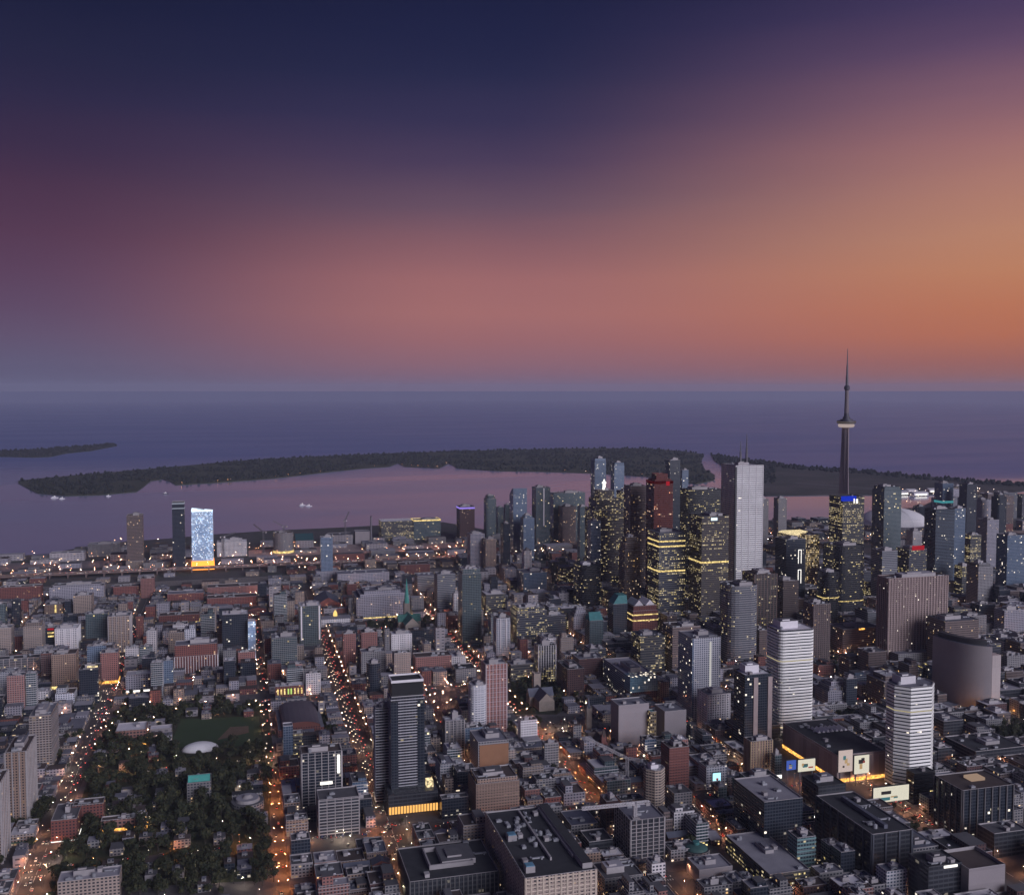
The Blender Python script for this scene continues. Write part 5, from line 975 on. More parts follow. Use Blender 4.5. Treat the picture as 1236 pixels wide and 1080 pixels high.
for (x0, x1, y0, y1) in LOTS:
    z = zone((x0+x1)/2, (y0+y1)/2); g = rf.uniform(.4, 2.5); gx0, gx1, gy0, gy1 = x0+rf.uniform(.2, g), x1-rf.uniform(.2, g), y0+rf.uniform(.2, g), y1-rf.uniform(.2, g)
    if z == 'leafy':
        if rf.random() < .76: continue
        gx1 = min(gx1, gx0+rf.uniform(9, 16)); gy1 = min(gy1, gy0+rf.uniform(10, 18))
    elif rf.random() < (.12 if z != 'port' else .35): continue
    if gx1-gx0 < 7 or gy1-gy0 < 7: continue
    mx, my = (gx0+gx1)/2, (gy0+gy1)/2
    if any(inpoly(mx, my, q) for q in BANNED) or not inpoly(mx, gy1+25, landp): continue
    if clash(gx0, gx1, gy0, gy1):
        ok = False
        for sx, sy in ((.5, 0), (.5, 1), (0, .5), (1, .5)):     # try a half of the lot
            hx0, hx1, hy0, hy1 = gx0, gx1, gy0, gy1
            if sx == .5: hy0, hy1 = (gy0, my-1) if sy == 0 else (my+1, gy1)
            else: hx0, hx1 = (gx0, mx-1) if sx == 0 else (mx+1, gx1)
            if hx1-hx0 > 8 and hy1-hy0 > 8 and not clash(hx0, hx1, hy0, hy1): gx0, gx1, gy0, gy1 = hx0, hx1, hy0, hy1; ok = True; break
        if not ok: continue
    hh = {'leafy': rf.uniform(6.5, 9.5), 'town': rf.choice((rf.uniform(7, 12), rf.uniform(8, 16), rf.uniform(8, 16), rf.uniform(12, 26))), 'core': rf.uniform(16, 55), 'west': rf.uniform(14, 50), 'campus': rf.uniform(9, 22), 'port': rf.uniform(8, 20)}[z]
    if z == 'town' and 1480 < my < 2200 and rf.random() < .26: hh = rf.choice((rf.uniform(20, 42), rf.uniform(20, 36), rf.uniform(40, 62)))
    if z == 'town' and my < 1250 and mx > 160 and rf.random() < .2: hh = rf.uniform(18, 34)
    if my > 2500 and mx > 1400: hh = rf.choice((rf.uniform(20, 60), rf.uniform(40, 110))); z = 'west'
    if mx > 1350 and z == 'west' and rf.random() < .35: hh = rf.uniform(45, 100)
    pxm = PX(mx, my)[0]
    if 915 < pxm < 1128 and my > 1950: hh = rf.uniform(8, 20)
    if pxm < 700 and my > 2300: hh = min(hh, 22)
    if mx < -175 and my < 1500: hh = min(hh, rf.uniform(6, 12))
    xa, xb = min(PX(gx0, gy0)[0], PX(gx0, gy1)[0]), max(PX(gx1, gy0)[0], PX(gx1, gy1)[0])
    for (ha, hb, ht_, hbase, hY) in HBOX:          # do not stand a plain block right in front of a picked-out one
        if hY <= gy0 or min(xb, hb)-max(xa, ha) < 2: continue
        lim = hbase-.22*(hbase-ht_)
        while hh > 6.5 and PX(mx, gy0, hh)[1] < lim and PX(mx, gy0, hh)[1] < hbase: hh *= .88
    q = [PX(x, y, hz) for x in (gx0, gx1) for y in (gy0, gy1) for hz in (0, hh)]
    ax, bx_, ay, by_ = min(a for a, _ in q), max(a for a, _ in q), min(b for _, b in q), max(b for _, b in q)
    if bx_ < -5 or ax > 1241 or ay > 1085: continue
    CAND.append(((bx_-ax)*(by_-ay), gx0, gx1, gy0, gy1, hh, z))
CAND.sort(key=lambda c: -c[0])
NFILL = 640
KIND = {'leafy': [('house', 'house', 'house')], 'town': [('shop_house', 'shop', 'brick'), ('shop_house', 'shop', 'pinkbrick'), ('low_block', 'block', 'beige'), ('low_block', 'block', 'lilac'), ('warehouse_loft', 'loft', 'brickdark'), ('low_block', 'block', 'concrete'), ('flats', 'flats', 'tan'), ('flats', 'flats', 'brown')],
        'midtown': [('condo_block', 'condo', 'glassteal'), ('condo_block', 'condo', 'condowhite'), ('flats', 'flats', 'beige'), ('condo_block', 'condo', 'white'), ('office_block', 'office', 'glassdark'), ('flats', 'flats', 'concrete'), ('condo_block', 'condo', 'glassblue'), ('flats', 'flats', 'pinkbrick')],
        'core': [('office_block', 'office', 'office'), ('office_block', 'office', 'brown'), ('office_block', 'office', 'greycurt'), ('office_block', 'office', 'glassdark'), ('office_block', 'office', 'offlit'), ('stone_block', 'block', 'lilac')],
        'west': [('condo_block', 'condo', 'glassdark'), ('condo_block', 'condo', 'glassblue'), ('office_block', 'office', 'greycurt'), ('condo_block', 'condo', 'lilac'), ('office_block', 'office', 'brown'), ('office_block', 'office', 'office')],
        'campus': [('campus_block', 'campus', 'darkblank'), ('campus_block', 'campus', 'brown'), ('campus_block', 'campus', 'concrete'), ('campus_block', 'campus', 'brickdark')], 'port': [('port_shed', 'shed', 'shed'), ('port_shed', 'shed', 'concrete'), ('port_shed', 'shed', 'lilac'), ('brick_shed', 'shed', 'brick')]}
CW = {'glassteal': 'teal glass', 'condowhite': 'white panelled', 'white': 'white', 'brick': 'red brick', 'pinkbrick': 'pink brick', 'beige': 'beige', 'lilac': 'pale grey', 'brickdark': 'dark brick', 'concrete': 'concrete', 'tan': 'tan', 'brown': 'brown', 'office': 'floor-lit glass', 'greycurt': 'grey curtain-wall', 'glassdark': 'dark glass', 'offlit': 'bright-windowed', 'glassblue': 'blue glass', 'darkblank': 'near-black', 'shed': 'grey metal', 'house': 'brown brick'}
RW = {'dark': 'black', 'grey': 'grey', 'light': 'light grey', 'white': 'white', 'brown': 'brown', 'lilac': 'lilac', 'slate': 'slate'}
FILL = []; far = MB()
def small_unit(k):
    k = 's%d' % k
    if k not in MESHC:
        m = MB()
        if k == 's0': m.box(-1., 1., -.8, .8, 0, 1.2); m.prism(ngon(.5, 6), 1.2, 1.5)
        elif k == 's1': m.box(-.4, .4, -2.2, 2.2, .2, .9); m.box(-.4, 1.4, -2.2, -1.2, 0, 1.3)
        else: m.prism(rect(-1.3, 1.3, -1.1, 1.1), 0, .5); m.prism(rect(-1.3, 1.3, -1.1, 1.1), .5, 1.3, 0, None, rect(-.2, .2, -.9, .9))
        MESHC[k] = m.mesh('roof_unit', [(METAL, TRIMD, TRIMW)[int(k[1])]])
    return MESHC[k]
FARM = [style(s) for s in ('brick', 'lilac', 'beige', 'concrete', 'glassdark', 'shed')]+[ROOF['grey'], ROOF['lilac'], ROOF['brown'], ROOF['light']]
for idx, (area, x0, x1, y0, y1, hh, z) in enumerate(CAND):
    w, d, cx, cy = x1-x0, y1-y0, (x0+x1)/2, (y0+y1)/2; FOOT.append((x0, x1, y0, y1, hh))
    if idx >= NFILL:
        p = rf.randrange(6) if z != 'port' else rf.choice((1, 3, 5)); far.box(x0, x1, y0, y1, 0, hh, p, 6+rf.randrange(4))
        if rf.random() < .6: far.box(cx-w*.2, cx+w*.15, cy-d*.2, cy+d*.1, hh, hh+3, 3, 7)
        continue
    nm, cat, st = rf.choice(KIND['midtown' if z == 'town' and hh > 19 else z]); roof = rf.choice(('grey', 'grey', 'lilac', 'brown', 'dark', 'light', 'white', 'slate'))
    t = thing(nm, None, cat, (cx, cy, 0)); feat = ''
    if cat == 'house' or (z == 'town' and min(w, d) < 15 and hh < 13 and rf.random() < .6):
        m = MB(); m.walls(rect(-w/2, w/2, -d/2, d/2), 0, hh-2.5); build(m, 'wall', style(st), t)
        m = MB(); al = rf.choice('xy'); gable(m, -w/2, w/2, -d/2, d/2, hh-2.5, hh+1., al, 0, 1); rr_ = build(m, 'roof', [ROOF[roof if roof not in ('white', 'lilac') else 'slate'], style(st)], t)
        m = MB(); m.box(w*.2, w*.2+1, d*.1, d*.1+1, hh-2, hh+2.2); build(m, 'chimney', style('brickdark'), rr_); feat = '%s gable' % RW[roof if roof not in ('white', 'lilac') else 'slate']
        if rf.random() < .5: m = MB(); m.box(-w*.3, w*.1, -d/2-2.2, -d/2, 0, 3.2); build(m, 'porch', TRIM, t); feat += ', porch'
    else:
        body(t, rect(-w/2, w/2, -d/2, d/2), 0, hh, style(st), roof, rf.uniform(.7, 1.4)); feat = '%s roof' % RW[roof]
        v = rf.random(); A_ = w*d
        for _ in range(rf.randint(1, 4)):
            if min(w, d) > 9: link('roof_unit', small_unit(rf.randrange(3)), t, (rf.uniform(-.5, .5)*(w-5), rf.uniform(-.5, .5)*(d-5), hh+.02), rf.choice((0, 1.5708)))
        if cat in ('condo', 'flats') and rf.random() < .7:
            po = rect(-w/2-.7, w/2+.7, -d/2-.7, d/2+.7); mb = MB(); mb.walls(po, 0, .5); mb.ring(po, rect(-w/2+.2, w/2-.2, -d/2+.2, d/2-.2), .5); mb.ring(rect(-w/2+.2, w/2-.2, -d/2+.2, d/2-.2), po, 0); me_ = mb.mesh('balcony_band', [TRIMW if st in ('glassteal', 'white', 'condowhite', 'glassblue') else TRIM]); zz = 6.
            while zz < hh-1: link('balcony_band', me_, t, (0, 0, zz)); zz += 3.
        if v < .3 and A_ > 250:
            m = MB(); k = rf.uniform(.3, .55); th = rf.uniform(3, 8); s = rf.choice((-1, 1)); m.box(s*w*.2-w*k/2, s*w*.2+w*k/2, -d*.35, d*.35, hh, hh+th, 0, 1); build(m, 'upper_storey', [style(st), ROOF['grey']], t); feat += ', set-back storey'
        elif v < .55:
            n = rf.randint(2, 5); roof_kit(t, w, d, hh, rf, n, 0); feat += ', %s fans' % ('two', 'three', 'four', 'five')[n-2]
        elif v < .8:
            roof_kit(t, w, d, hh, rf, 1, rf.uniform(.3, .5), 3.5); feat += ', penthouse'
        else:
            roof_kit(t, w, d, hh, rf, 2, .25, 3); feat += ', roof hut'
        if rf.random() < .35 and cat in ('shop', 'block', 'flats', 'office', 'loft'):
            m = MB(); m.box(-w/2+.6, w/2-.6, -d/2-1.2, -d/2-.02, 3.1, 3.7); build(m, 'awning', rf.choice((TRIM, TRIMD, surf('awning_red', (.25, .05, .05)), surf('awning_green', (.04, .12, .08)))), t)
    near = min(LAND, key=lambda k: (LAND[k][0]-cx)**2+(LAND[k][1]-cy)**2); nx, ny = LAND[near]; dist = math.hypot(nx-cx, ny-cy)
    ht = 'tall' if hh > 40 else 'mid-rise' if hh > 18 else 'low'
    ht = ('long ' if max(w, d) > 2.1*min(w, d) else '')+ht
    FILL.append((t, '%s %s %s, %s' % (ht, CW[st], cat if cat != 'campus' else 'campus block', feat), near, dist, cat))
groups = {}
for t, lab, near, dist, cat in FILL: groups.setdefault((lab, near), []).append((dist, t, cat))
ORD = ['nearest', 'second nearest', 'third nearest', 'fourth nearest', 'fifth nearest', 'sixth nearest', 'seventh nearest', 'eighth nearest', 'ninth nearest', 'tenth nearest']
for (lab, near), L in groups.items():
    L.sort(key=lambda q: q[0])
    for i, (dist, t, cat) in enumerate(L):
        s = ('close to' if dist < 90 else 'a block from' if dist < 200 else 'towards') if len(L) == 1 else ORD[min(i, 9)]
        lb = '%s, %s %s' % (lab, s, near)
        if len(lb.split()) > 16: lb = '%s, %s %s' % (', '.join(lab.split(', ')[:2]), s, near)
        if len(lb.split()) > 16: lb = ' '.join(lb.split()[-16:])
        t['label'] = lb; t['group'] = 'ordinary town buildings'
if far.v:
    o = tag(build(far, 'far_buildings', FARM), 'mass of small far-off buildings between the picked-out ones', kind='stuff')
# ---------------------------------------------------------------- trees
def crown_mesh(seed, h, r, n=230, leaf=1.0):
    rg = random.Random(seed); V, Fc = [], []
    lumps = [(rg.uniform(-.5, .5)*r, rg.uniform(-.5, .5)*r, h*rg.uniform(.48, .82), r*rg.uniform(.42, .68)) for _ in range(8)]
    for i in range(n):
        lx, ly, lz, lr = rg.choice(lumps); v = Vector((rg.gauss(0, 1), rg.gauss(0, 1), rg.gauss(.15, .9))).normalized()*lr*rg.uniform(.55, 1.08)
        c = Vector((lx, ly, lz))+v*1.0; nrm = (v.normalized()+Vector((rg.uniform(-.6, .6), rg.uniform(-.6, .6), rg.uniform(-.2, .8)))).normalized()
        a = nrm.orthogonal().normalized(); b_ = nrm.cross(a); s = leaf*rg.uniform(.6, 1.35); an = rg.uniform(0, 6.3); a, b_ = a*math.cos(an)+b_*math.sin(an), b_*math.cos(an)-a*math.sin(an)
        k = len(V); V += [c+a*s, c+b_*s*.8+nrm*.25, c-a*s, c-b_*s*.8+nrm*.2]; Fc.append((k, k+1, k+2, k+3))
    me = bpy.data.meshes.new('crown'); me.from_pydata([tuple(q) for q in V], [], Fc); me.materials.append(LEAFN); return me
def trunk_mesh(seed, h, r):
    rg = random.Random(seed); m = MB(); m.bar((0, 0, 0), (0, 0, h*.5), h*.032, 0, 6, h*.02)
    for k in range(4): a = k*1.6+rg.uniform(0, .6); m.bar((0, 0, h*.38), (math.cos(a)*r*.5, math.sin(a)*r*.5, h*.68), h*.014, 0, 5, h*.006)
    return m.mesh('trunk', [BARK])
PT = [(crown_mesh(i, h, r), trunk_mesh(i, h, r), h, r) for i, (h, r) in enumerate(((13, 5.2), (11, 4.6), (15, 6), (9, 3.6), (12, 4), (16, 6.6)))]
def infoot(x, y, mg):
    for a, b, c, d, _ in FOOT:
        if a-mg < x < b+mg and c-mg < y < d+mg: return True
    return False
def onroad(x, y, mg=1.5):
    return any(abs(x-X) < w/2+mg for X, w, _ in NS) or any(abs(y-Y) < w/2+mg for Y, w, _ in EW)
TREES = []; rt = random.Random(5)
def scatter(poly, n, where, sp=5.5, smax=1.15):
    xs = [p[0] for p in poly]; ys = [p[1] for p in poly]; c = 0
    for _ in range(n*25):
        if c >= n: break
        x, y = rt.uniform(min(xs), max(xs)), rt.uniform(min(ys), max(ys))
        if not inpoly(x, y, poly) or inpoly(x, y, FIELD) or onroad(x, y) or infoot(x, y, 2.5): continue
        if any((x-a)**2+(y-b)**2 < sp*sp for a, b, *_ in TREES): continue
        TREES.append((x, y, rt.uniform(.75, smax), where)); c += 1
def pz(*p): return [G(*q) for q in p]
scatter(PARKS[0], 480, 'in the park around the playing field and sports dome', 6., 1.4)
scatter(pz((62, 1090), (330, 1078), (335, 1040), (60, 1050)), 40, 'in the dark gardens beside the red brick school', 6)
scatter(PARKS[1], 50, 'on the lawn round the slate-roofed church', 6.5, 1.2)
scatter(pz((600, 900), (640, 890), (700, 850), (660, 800), (610, 800)), 25, 'beside the car park behind the slate-roofed church')
scatter(PARKS[2], 40, 'round the green-spired cathedral', 7, 1.15)
scatter(pz((392, 892), (405, 892), (402, 840), (388, 840)), 26, 'in the strip beside the huge drill hall', 5)
scatter(pz((540, 985), (566, 985), (562, 905), (530, 915)), 30, 'in the narrow grove behind the dark balcony tower', 5, 1.2)
scatter(pz((1195, 905), (1250, 905), (1250, 850), (1205, 852)), 40, 'in the square beside the curved city hall', 6.5, 1.2)
scatter(pz((1190, 800), (1250, 830), (1250, 780), (1190, 775)), 34, 'on the green beyond the curved city hall', 7, 1.2)
scatter(pz((990, 815), (1062, 812), (1062, 795), (1000, 795)), 26, 'on the plaza before the brown hotel slab', 6.5)
scatter(pz((820, 990), (885, 960), (880, 1010), (830, 1030)), 40, 'on the campus lawn by the copper dome', 5.5)
scatter(pz((1095, 1000), (1140, 1010), (1130, 1040), (1100, 1030)), 10, 'by the dark block with white light bars', 5.5)
scatter(pz((560, 900), (700, 1000), (760, 1000), (640, 880)), 30, 'in yards along the street to the tan H-shaped building', 6)
scatter(pz((990, 880), (1060, 900), (1055, 860), (1000, 850)), 16, 'behind the long flat mall roof', 6)
# street trees
for X, w, nm in NS:
    if X < -200 or X > 700: continue
    y = 860
    while y < 1800:
        y += rt.uniform(14, 55)
        for s in (-1, 1):
            x = X+s*(w/2+1.8)
            if rt.random() < .3 and not any(abs(y-Y) < q/2+4 for Y, q, _ in EW) and not infoot(x, y, 0.4): TREES.append((x, y, rt.uniform(.45, .7), 'along '+nm))
scatter(pz((0, 1075), (30, 1060), (110, 870), (60, 850), (0, 850)), 50, 'in yards beside the tan apartment slabs', 7)
scatter(pz((0, 745), (320, 735), (330, 830), (0, 850)), 90, 'in yards among the eastern town blocks', 9, 1.)
scatter(pz((190, 740), (250, 737), (250, 728), (190, 730)), 14, 'before the low brick school', 6)
TL = [o for o in COL.objects if o.parent is None and o.get('label') and o.get('category') in ('building', 'hall', 'dome', 'house') and o.get('group') is None and -300 < o.location.x < 120 and 800 < o.location.y < 1650]
vis = []
for (x, y, s, wh) in TREES:
    px, py = PX(x, y, 6)
    if -20 < px < 1256 and py < 1100: vis.append((-(s*1240/y), x, y, s, wh))
vis.sort(); extra = []; LABT = []
for i, (_, x, y, s, wh) in enumerate(vis):
    c, tk, h, r = PT[rt.randrange(len(PT))]
    if i < 300:
        t = thing('tree', None, 'tree', (x, y, .13), rt.uniform(0, 6.28)); sz = s*h; LABT.append((t, x, y, wh, ('tall ' if sz > 14 else 'small ' if sz < 8.5 else 'mid-sized ')+('broad' if r/h > .405 else 'slender' if r/h < .36 else 'round'))); t.scale = (s*rt.uniform(.9, 1.12), s*rt.uniform(.9, 1.12), s*rt.uniform(.85, 1.15))
        link('crown', c, t); link('trunk', tk, t)
    else: extra.append((x, y, s, rt.randrange(3)))
for t, x, y, wh, szw in LABT:
    if 'playing field' in wh or 'gardens' in wh:
        nb, bd = None, 1e9
        for o in TL:
            dd = (o.location.x-x)**2+(o.location.y-y)**2
            if dd < bd: nb, bd = o, dd
        wh = 'near the '+' '.join(nb['label'].split(',')[0].split()[:9])
    t['label'] = '%s tree %s' % (szw, wh); t['group'] = '%s trees %s' % (szw, wh)
if extra:
    V, Fc = [], []
    crs = [crown_mesh(50+i, 11, 4.4, 110, 1.35) for i in range(3)]
    arr = [(np.array([v.co for v in c.vertices]), np.array([p.vertices[:] for p in c.polygons])) for c in crs]
    off = 0
    for x, y, s, k in extra:
        a, q = arr[k]; an = rt.uniform(0, 6.28); R_ = np.array([[math.cos(an), -math.sin(an), 0], [math.sin(an), math.cos(an), 0], [0, 0, 1]])
        V.append((a@R_.T)*s+np.array([x, y, 0])); Fc.append(q+off); off += len(a)
    V = np.concatenate(V); Fc = np.concatenate(Fc); me = bpy.data.meshes.new('small_trees'); me.from_pydata(V.tolist(), [], Fc.tolist()); me.materials.append(LEAFN); tag(link('small_trees', me), 'smaller far trees between the town buildings', kind='stuff')
# ---------------------------------------------------------------- street lamps
LAMPW = glow('lamp_warm', (1., .46, .24), 1900., sample=True); LAMPO = glow('lamp_orange', (1., .33, .10), 1900., sample=True); LAMPC = glow('lamp_white', (1., .80, .58), 1100., sample=True)
def lamp_mesh(mat, dot, h=9., a=.42):
    m = MB(); m.bar((0, 0, 0), (0, 0, h), .12, 0, 5, .07); m.bar((0, 0, h), (1.6, 0, h+.35), .06, 0, 4); m.box(1.3, 2.2, -.22, .22, h+.18, h+.42); m.face([(1.35, -a/2, h+.15), (1.35, a/2, h+.15), (2.1, a/2, h+.15), (2.1, -a/2, h+.15)], None, 1); m.box(1.5, 1.95, -.225, .225, h+.42, h+.62, 2); return m.mesh('street_lamp', [STEEL, mat, dot])
LM = {'w': lamp_mesh(LAMPW, glow('lens_warm', (1., .60, .28), 4.5)), 'o': lamp_mesh(LAMPO, glow('lens_orange', (1., .42, .12), 5.)), 'c': lamp_mesh(LAMPC, glow('lens_white', (1., .88, .70), 4.))}
rl = random.Random(9); CANDL = []
def lamp_row(kind, x, y, ang, where): CANDL.append((kind, x, y, ang, where))
for X, w, nm in NS:
    y = 700
    k = 'o' if X in (38, 374) else 'w'
    while y < 2320:
        y += rl.uniform(26, 34)*(1 if y < 1700 else 1.3)
        for s in (-1, 1):
            if rl.random() < (.12 if X in (150, 374, 684) or y < 1150 else .5): continue
            kk = rl.choice((k, k, 'c', 'w')) if X not in (38,) else ('o' if y < 1200 else rl.choice('wc'))
            x = X+s*(w/2+.7)
            if not infoot(x, y, .3) and not any(abs(y-Y) < q/2+1 for Y, q, _ in EW): lamp_row(kk, x, y, math.pi if s > 0 else 0, 'beside '+nm)
for Y, w, nm in EW:
    x = -1200; k = 'o' if Y in (1012,) else 'w'
    while x < 2200:
        x += rl.uniform(28, 40)
        for s in (-1, 1):
            if rl.random() < .35: continue
            y = Y+s*(w/2+.7)
            if not infoot(x, y, .3) and not any(abs(x-X) < q/2+1 for X, q, _ in NS): lamp_row(k if rl.random() < .8 else 'c', x, y, -s*math.pi/2, 'beside '+nm)
for _ in range(75):
    x, y = rl.uniform(-165, 30), rl.uniform(880, 1480)
    if not infoot(x, y, 1) and not inpoly(x, y, FIELD): lamp_row('c', x, y, rl.uniform(0, 6), 'on the paths of the tree-filled park')
for (q, n, wh) in ((pz((508, 830), (570, 832), (560, 862), (515, 866)), 8, 'in the car park beyond the dark balcony tower'), (pz((350, 1008), (395, 1004), (430, 1012), (425, 1040), (352, 1038)), 7, 'in the car park by the orange cross street'), (pz((620, 870), (700, 862), (715, 885), (640, 900)), 8, 'in the car park behind the slate-roofed church')):
    xs = [p[0] for p in q]; ys = [p[1] for p in q]
    for _ in range(n): lamp_row('c', rl.uniform(min(xs), max(xs)), rl.uniform(min(ys), max(ys)), 0, wh)
L2 = []
for c in CANDL:
    px, py = PX(c[1], c[2], 9)
    if -10 < px < 1246 and py < 1090: L2.append((c[2], c))
L2.sort(key=lambda q: q[0]); lampstuff = {'w': [], 'o': [], 'c': []}; NEARL = 0
for y, (k, x, y, ang, wh) in L2:
    if NEARL < 300:
        o = link('street_lamp', LM[k], None, (x, y, .13), ang); nmk = {'w': 'warm white', 'o': 'orange', 'c': 'cool white'}[k]
        tag(o, '%s street lamp on thin pole %s' % (nmk, wh), 'street lamp', '%s lamps %s' % (nmk, wh)); NEARL += 1
    else: lampstuff[k].append((x, y))
# far lamps: posts with small heads, one mass
m = MB(); fm = [STEEL, glow('far_warm', (1., .46, .20), 13.), glow('far_white', (1., .8, .62), 11.), glow('far_orange', (1., .36, .14), 15.), glow('far_pool', (1., .45, .25), 600., sample=True)]
def far_lamp(x, y, h, mi, a=.5, z0=0.):
    m.face([(x-.1, y, z0), (x+.1, y, z0), (x+.1, y, z0+h), (x-.1, y, z0+h)], None, 0); m.box(x-a/2, x+a/2, y-a/2, y+a/2, z0+h, z0+h+a*.8, mi); m.face([(x-.4, y-.3, z0+h-.1), (x-.4, y+.3, z0+h-.1), (x+.4, y+.3, z0+h-.1), (x+.4, y-.3, z0+h-.1)], None, 4)
for k, L in lampstuff.items():
    for x, y in L: far_lamp(x, y, 9, {'w': 1, 'o': 3, 'c': 2}[k], .42*(1 if y < 1700 else 1.2))
for i in range(120):
    for s in (-13, 13):
        x = -1180+i*26+rl.uniform(-3, 3)
        if rl.random() < .8: far_lamp(x, 2610+s, 9, rl.choice((1, 1, 3, 2)), .8, 9.6)
for i in range(170):                             # port yards and the shore road
    px, py = rl.uniform(0, 570), rl.uniform(655, 690); x, y = G(px, py)
    if not infoot(x, y, 1) and inpoly(x, y+20, landp): far_lamp(x, y, 12, rl.choice((1, 1, 2, 3)), .9)
for i in range(90):
    px, py = rl.uniform(940, 1236), rl.uniform(700, 800); x, y = G(px, py)
    if not infoot(x, y, 1): far_lamp(x, y, 9, rl.choice((1, 2)), .6)
for i in range(40):
    px, py = rl.uniform(1085, 1200), rl.uniform(592, 602); x, y = G(px, py); far_lamp(x, y, 10, 2, 1.3, .6)
for i in range(22):
    px = rl.uniform(200, 860); py = np.interp(px, [p[0] for p in ISN], [p[1] for p in ISN])-.4; x, y = G(px, py); far_lamp(x, y, 8, 1, 1., .3)
tag(build(m, 'far_lamps', fm), 'countless small far-off lamps through the town and harbour', kind='stuff')
# ---------------------------------------------------------------- vehicles
HEAD = glow('headlight', (1., .86, .62), 3.5); TAIL = glow('taillight', (1., .07, .04), 3.)
PAINT = {'white': (.6, .58, .58), 'black': (.02, .02, .024), 'silver': (.34, .34, .36), 'red': (.30, .03, .03), 'blue': (.04, .07, .2), 'grey': (.12, .12, .13)}
def car_mesh(col, van=False):
    m = MB(); L, Wd = (5.2, 2.0) if van else (4.5, 1.8); hb = 1.0 if van else .85
    side = rrect(L, Wd, .35, 2); m.prism(side, .28, hb, 0, 0, inset(side, .06))
    if van: m.prism(rect(-L/2+.1, L/2-1.1, -Wd/2+.08, Wd/2-.08), hb, 2.05, 1, 0, rect(-L/2+.2, L/2-1.6, -Wd/2+.18, Wd/2-.18))
    else: m.prism(rect(-L/2+.5, L/2-1.2, -Wd/2+.1, Wd/2-.1), hb, 1.45, 1, 0, rect(-L/2+1.1, L/2-1.9, -Wd/2+.25, Wd/2-.25))
    for sx in (-1.4, 1.4):
        for sy in (-1, 1): m.box(sx-.32, sx+.32, sy*Wd/2-.1, sy*Wd/2+.1, 0, .62, 2)
    for sy in (-1, 1):
        m.box(L/2-.03, L/2+.06, sy*.62-.24, sy*.62+.24, .5, .74, 3); m.box(-L/2-.06, -L/2+.03, sy*.62-.26, sy*.62+.26, .52, .82, 4)
    p = surf('paint_'+col, PAINT[col], .3, .05, spec=.6); return m.mesh('car', [p, surf('car_glass', (.015, .016, .02), .12, .05), TRIMD, HEAD, TAIL])
CM = {(c, v): car_mesh(c, v) for c in PAINT for v in (False, True)}
rc = random.Random(31); CARS = []
def try_car(x, y, ang, where, parked=False):
    px, py = PX(x, y)
    if 0 < px < 1236 and py < 1082 and not infoot(x, y, .6): CARS.append((y, x, ang, where, parked))
for X, w, nm in NS:
    dens = {150: 22, -180: 30, 374: 22, 684: 18}.get(X, 40)
    lanes = 2 if w >= 18 else 1
    for s in (-1, 1):
        for ln in range(lanes):
            y = 860
            while y < 2000:
                y += rc.uniform(.7, 1.9)*dens
                try_car(X+s*(1.9+3.3*ln), y, math.pi/2 if s > 0 else -math.pi/2, 'driving on '+nm)
for Y, w, nm in EW:
    if Y > 2100: continue
    dens = {1012: 18, 1490: 22}.get(Y, 40)
    for s in (-1, 1):
        x = -500
        while x < 1300:
            x += rc.uniform(.7, 1.9)*dens; try_car(x, Y+s*2.6, 0 if s < 0 else math.pi, 'driving on '+nm)
for q, wh in ((pz((508, 830), (570, 832), (560, 862), (515, 866)), 'parked beyond the dark balcony tower'), (pz((350, 1008), (395, 1004), (430, 1012), (425, 1040), (352, 1038)), 'parked beside the orange cross street'), (pz((620, 870), (700, 862), (715, 885), (640, 900)), 'parked behind the slate-roofed church')):
    xs = [p[0] for p in q]; ys = [p[1] for p in q]
    for yy in np.arange(min(ys)+4, max(ys)-3, 11.):
        for xx in np.arange(min(xs)+3, max(xs)-3, 2.9):
            if rc.random() < .55 and inpoly(xx, yy, q): try_car(xx, yy, math.pi/2, wh, True)
CARS.sort(key=lambda c: c[0]); carstuff = []
PARKED = {}
CARS = [c for c in CARS if not c[4]]+[c for c in CARS if c[4]]; NPK = sum(c[4] for c in CARS); NC = 0
for i, (y, x, ang, wh, pk) in enumerate(CARS):
    c, v = rc.choice(list(PAINT)), rc.random() < .25
    if (i < 230 and not pk) or (pk and rc.random() < 70/max(NPK, 1)):
        me = CM[c, v]
        if pk:
            if (c, v) not in PARKED:
                me2 = me.copy(); me2.materials[3] = TRIM; me2.materials[4] = MATS['awning_red'] if 'awning_red' in MATS else TRIMD; PARKED[c, v] = me2
            me = PARKED[c, v]
        zc = .145 if pk else .035
        o = link('van' if v else 'car', me, None, (x, y, zc), ang); kd = 'van' if v else 'car'
        tag(o, '%s %s %s' % (c, kd, wh), kd, '%s %ss %s' % (c, kd, wh))
    elif not pk: carstuff.append((x, y, ang, c))
m = MB(); fm = [surf('paint_silver', PAINT['silver']), MATS['car_glass'], glow('far_head', (1., .8, .55), 5.), glow('far_tail', (1., .10, .06), 4.)]
for x, y, ang, c in carstuff:
    dx, dy = (2.2 if abs(math.cos(ang)) > .5 else .9), (.9 if abs(math.cos(ang)) > .5 else 2.2); m.box(x-dx, x+dx, y-dy, y+dy, .3, 1.3, 0, 1)
    ex, ey = math.cos(ang), math.sin(ang)
    hx, hy = x+ex*2.3, y+ey*2.3; m.box(hx-.35, hx+.35, hy-.35, hy+.35, .5, .9, 2); hx, hy = x-ex*2.3, y-ey*2.3; m.box(hx-.35, hx+.35, hy-.35, hy+.35, .5, .9, 3)
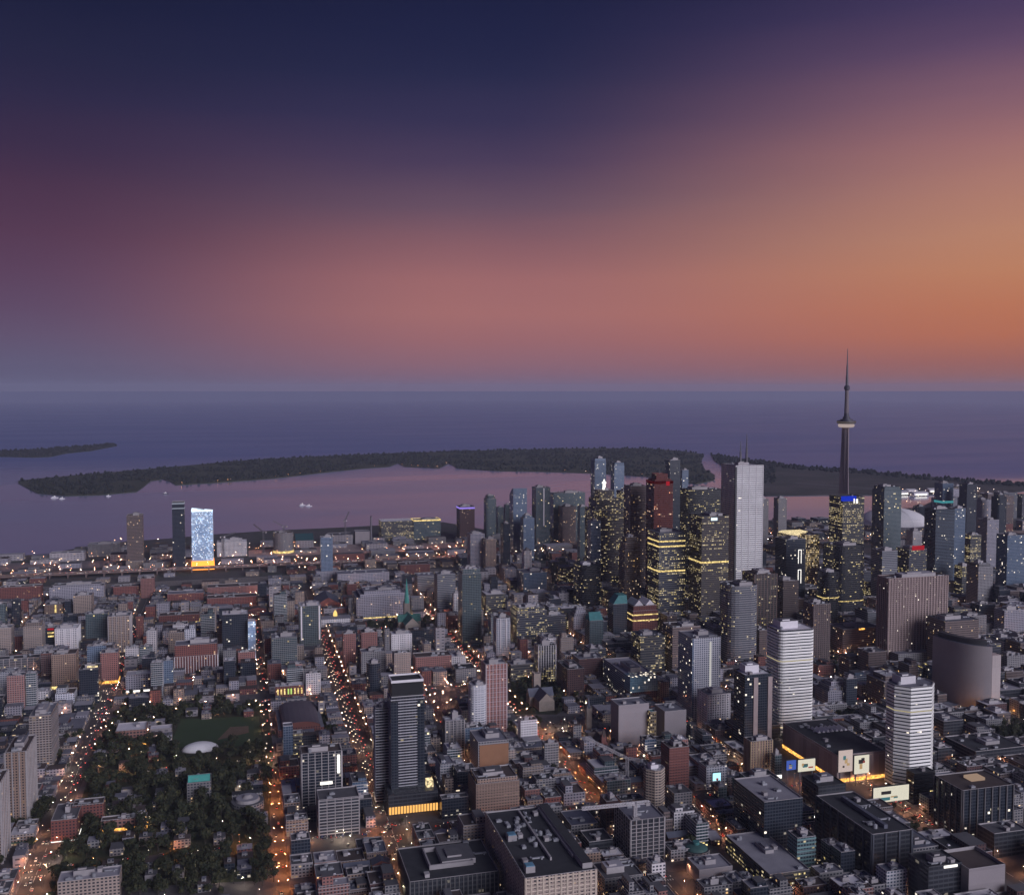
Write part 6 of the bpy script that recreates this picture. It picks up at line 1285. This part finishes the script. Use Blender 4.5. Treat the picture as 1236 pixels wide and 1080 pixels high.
for i in range(260):
    x = rc.uniform(-900, 900); s = rc.choice((-1, 1)); y = 2610+s*rc.uniform(3, 10); m.box(x-2.2, x+2.2, y-.9, y+.9, 9.8, 11., 0, 1)
    m.box(x-2.6, x-2.1, y-.5, y+.5, 10.1, 10.6, 2 if s < 0 else 3)
tag(build(m, 'far_traffic', fm), 'streams of tiny far cars with head and tail lights', kind='stuff')
# ---------------------------------------------------------------- boats
for i, (px, py, L, lb) in enumerate(((66, 601, 30, 'white ferry off the island tip'), (75, 602, 22, 'small white boat beside the ferry'), (131, 599, 20, 'white boat close to the island woods'), (365, 610, 26, 'pair-leading white boat in mid harbour'), (373, 611, 24, 'following white boat in mid harbour'), (200, 596, 24, 'dark launch near the island marina'), (1180, 611, 20, 'small boat near the airfield'))):
    x, y = G(px, py, -2.4); t = thing('boat', lb, 'boat', (x, y, -2.4), rc.uniform(-.4, .4)); m = MB()
    hull = [(-L/2, -L*.13), (L*.28, -L*.13), (L/2, 0), (L*.28, L*.13), (-L/2, L*.13)]; m.prism([(p[0]*.92, p[1]*.8) for p in hull], -1, L*.1, 0, 0, hull); build(m, 'hull', TRIMD if 'dark' in lb else TRIMW, t)
    m = MB(); m.box(-L*.35, L*.15, -L*.09, L*.09, L*.1, L*.22); m.box(-L*.1, L*.1, -L*.07, L*.07, L*.22, L*.3); build(m, 'cabin', TRIMW, t); m = MB(); m.box(-.4, .4, -.4, .4, L*.3, L*.3+.8); build(m, 'light', glow('boat_light', (1, .95, .9), 5.), t)
HAZE_DENSITY = 2.7e-5
# ---------------------------------------------------------------- evening haze over the town and the lake
hm = newmat('haze_air'); tr = hm.node_tree
pv = tr.nodes.new('ShaderNodeVolumePrincipled'); pv.inputs['Color'].default_value = (.68, .71, 1., 1); pv.inputs['Density'].default_value = HAZE_DENSITY; pv.inputs['Anisotropy'].default_value = .0
o = tr.nodes.new('ShaderNodeOutputMaterial'); tr.links.new(pv.outputs[0], o.inputs['Volume'])
m = MB(); x0, x1, y0, y1, z0, z1 = -20000, 26000, -4500, 42000, -12, 640
m.walls(rect(x0, x1, y0, y1), z0, z1); m.cap(rect(x0, x1, y0, y1), z1); m.face([(x0, y1, z0), (x1, y1, z0), (x1, y0, z0), (x0, y0, z0)])
tag(build(m, 'haze', hm), 'thin violet evening haze in the air', kind='stuff')
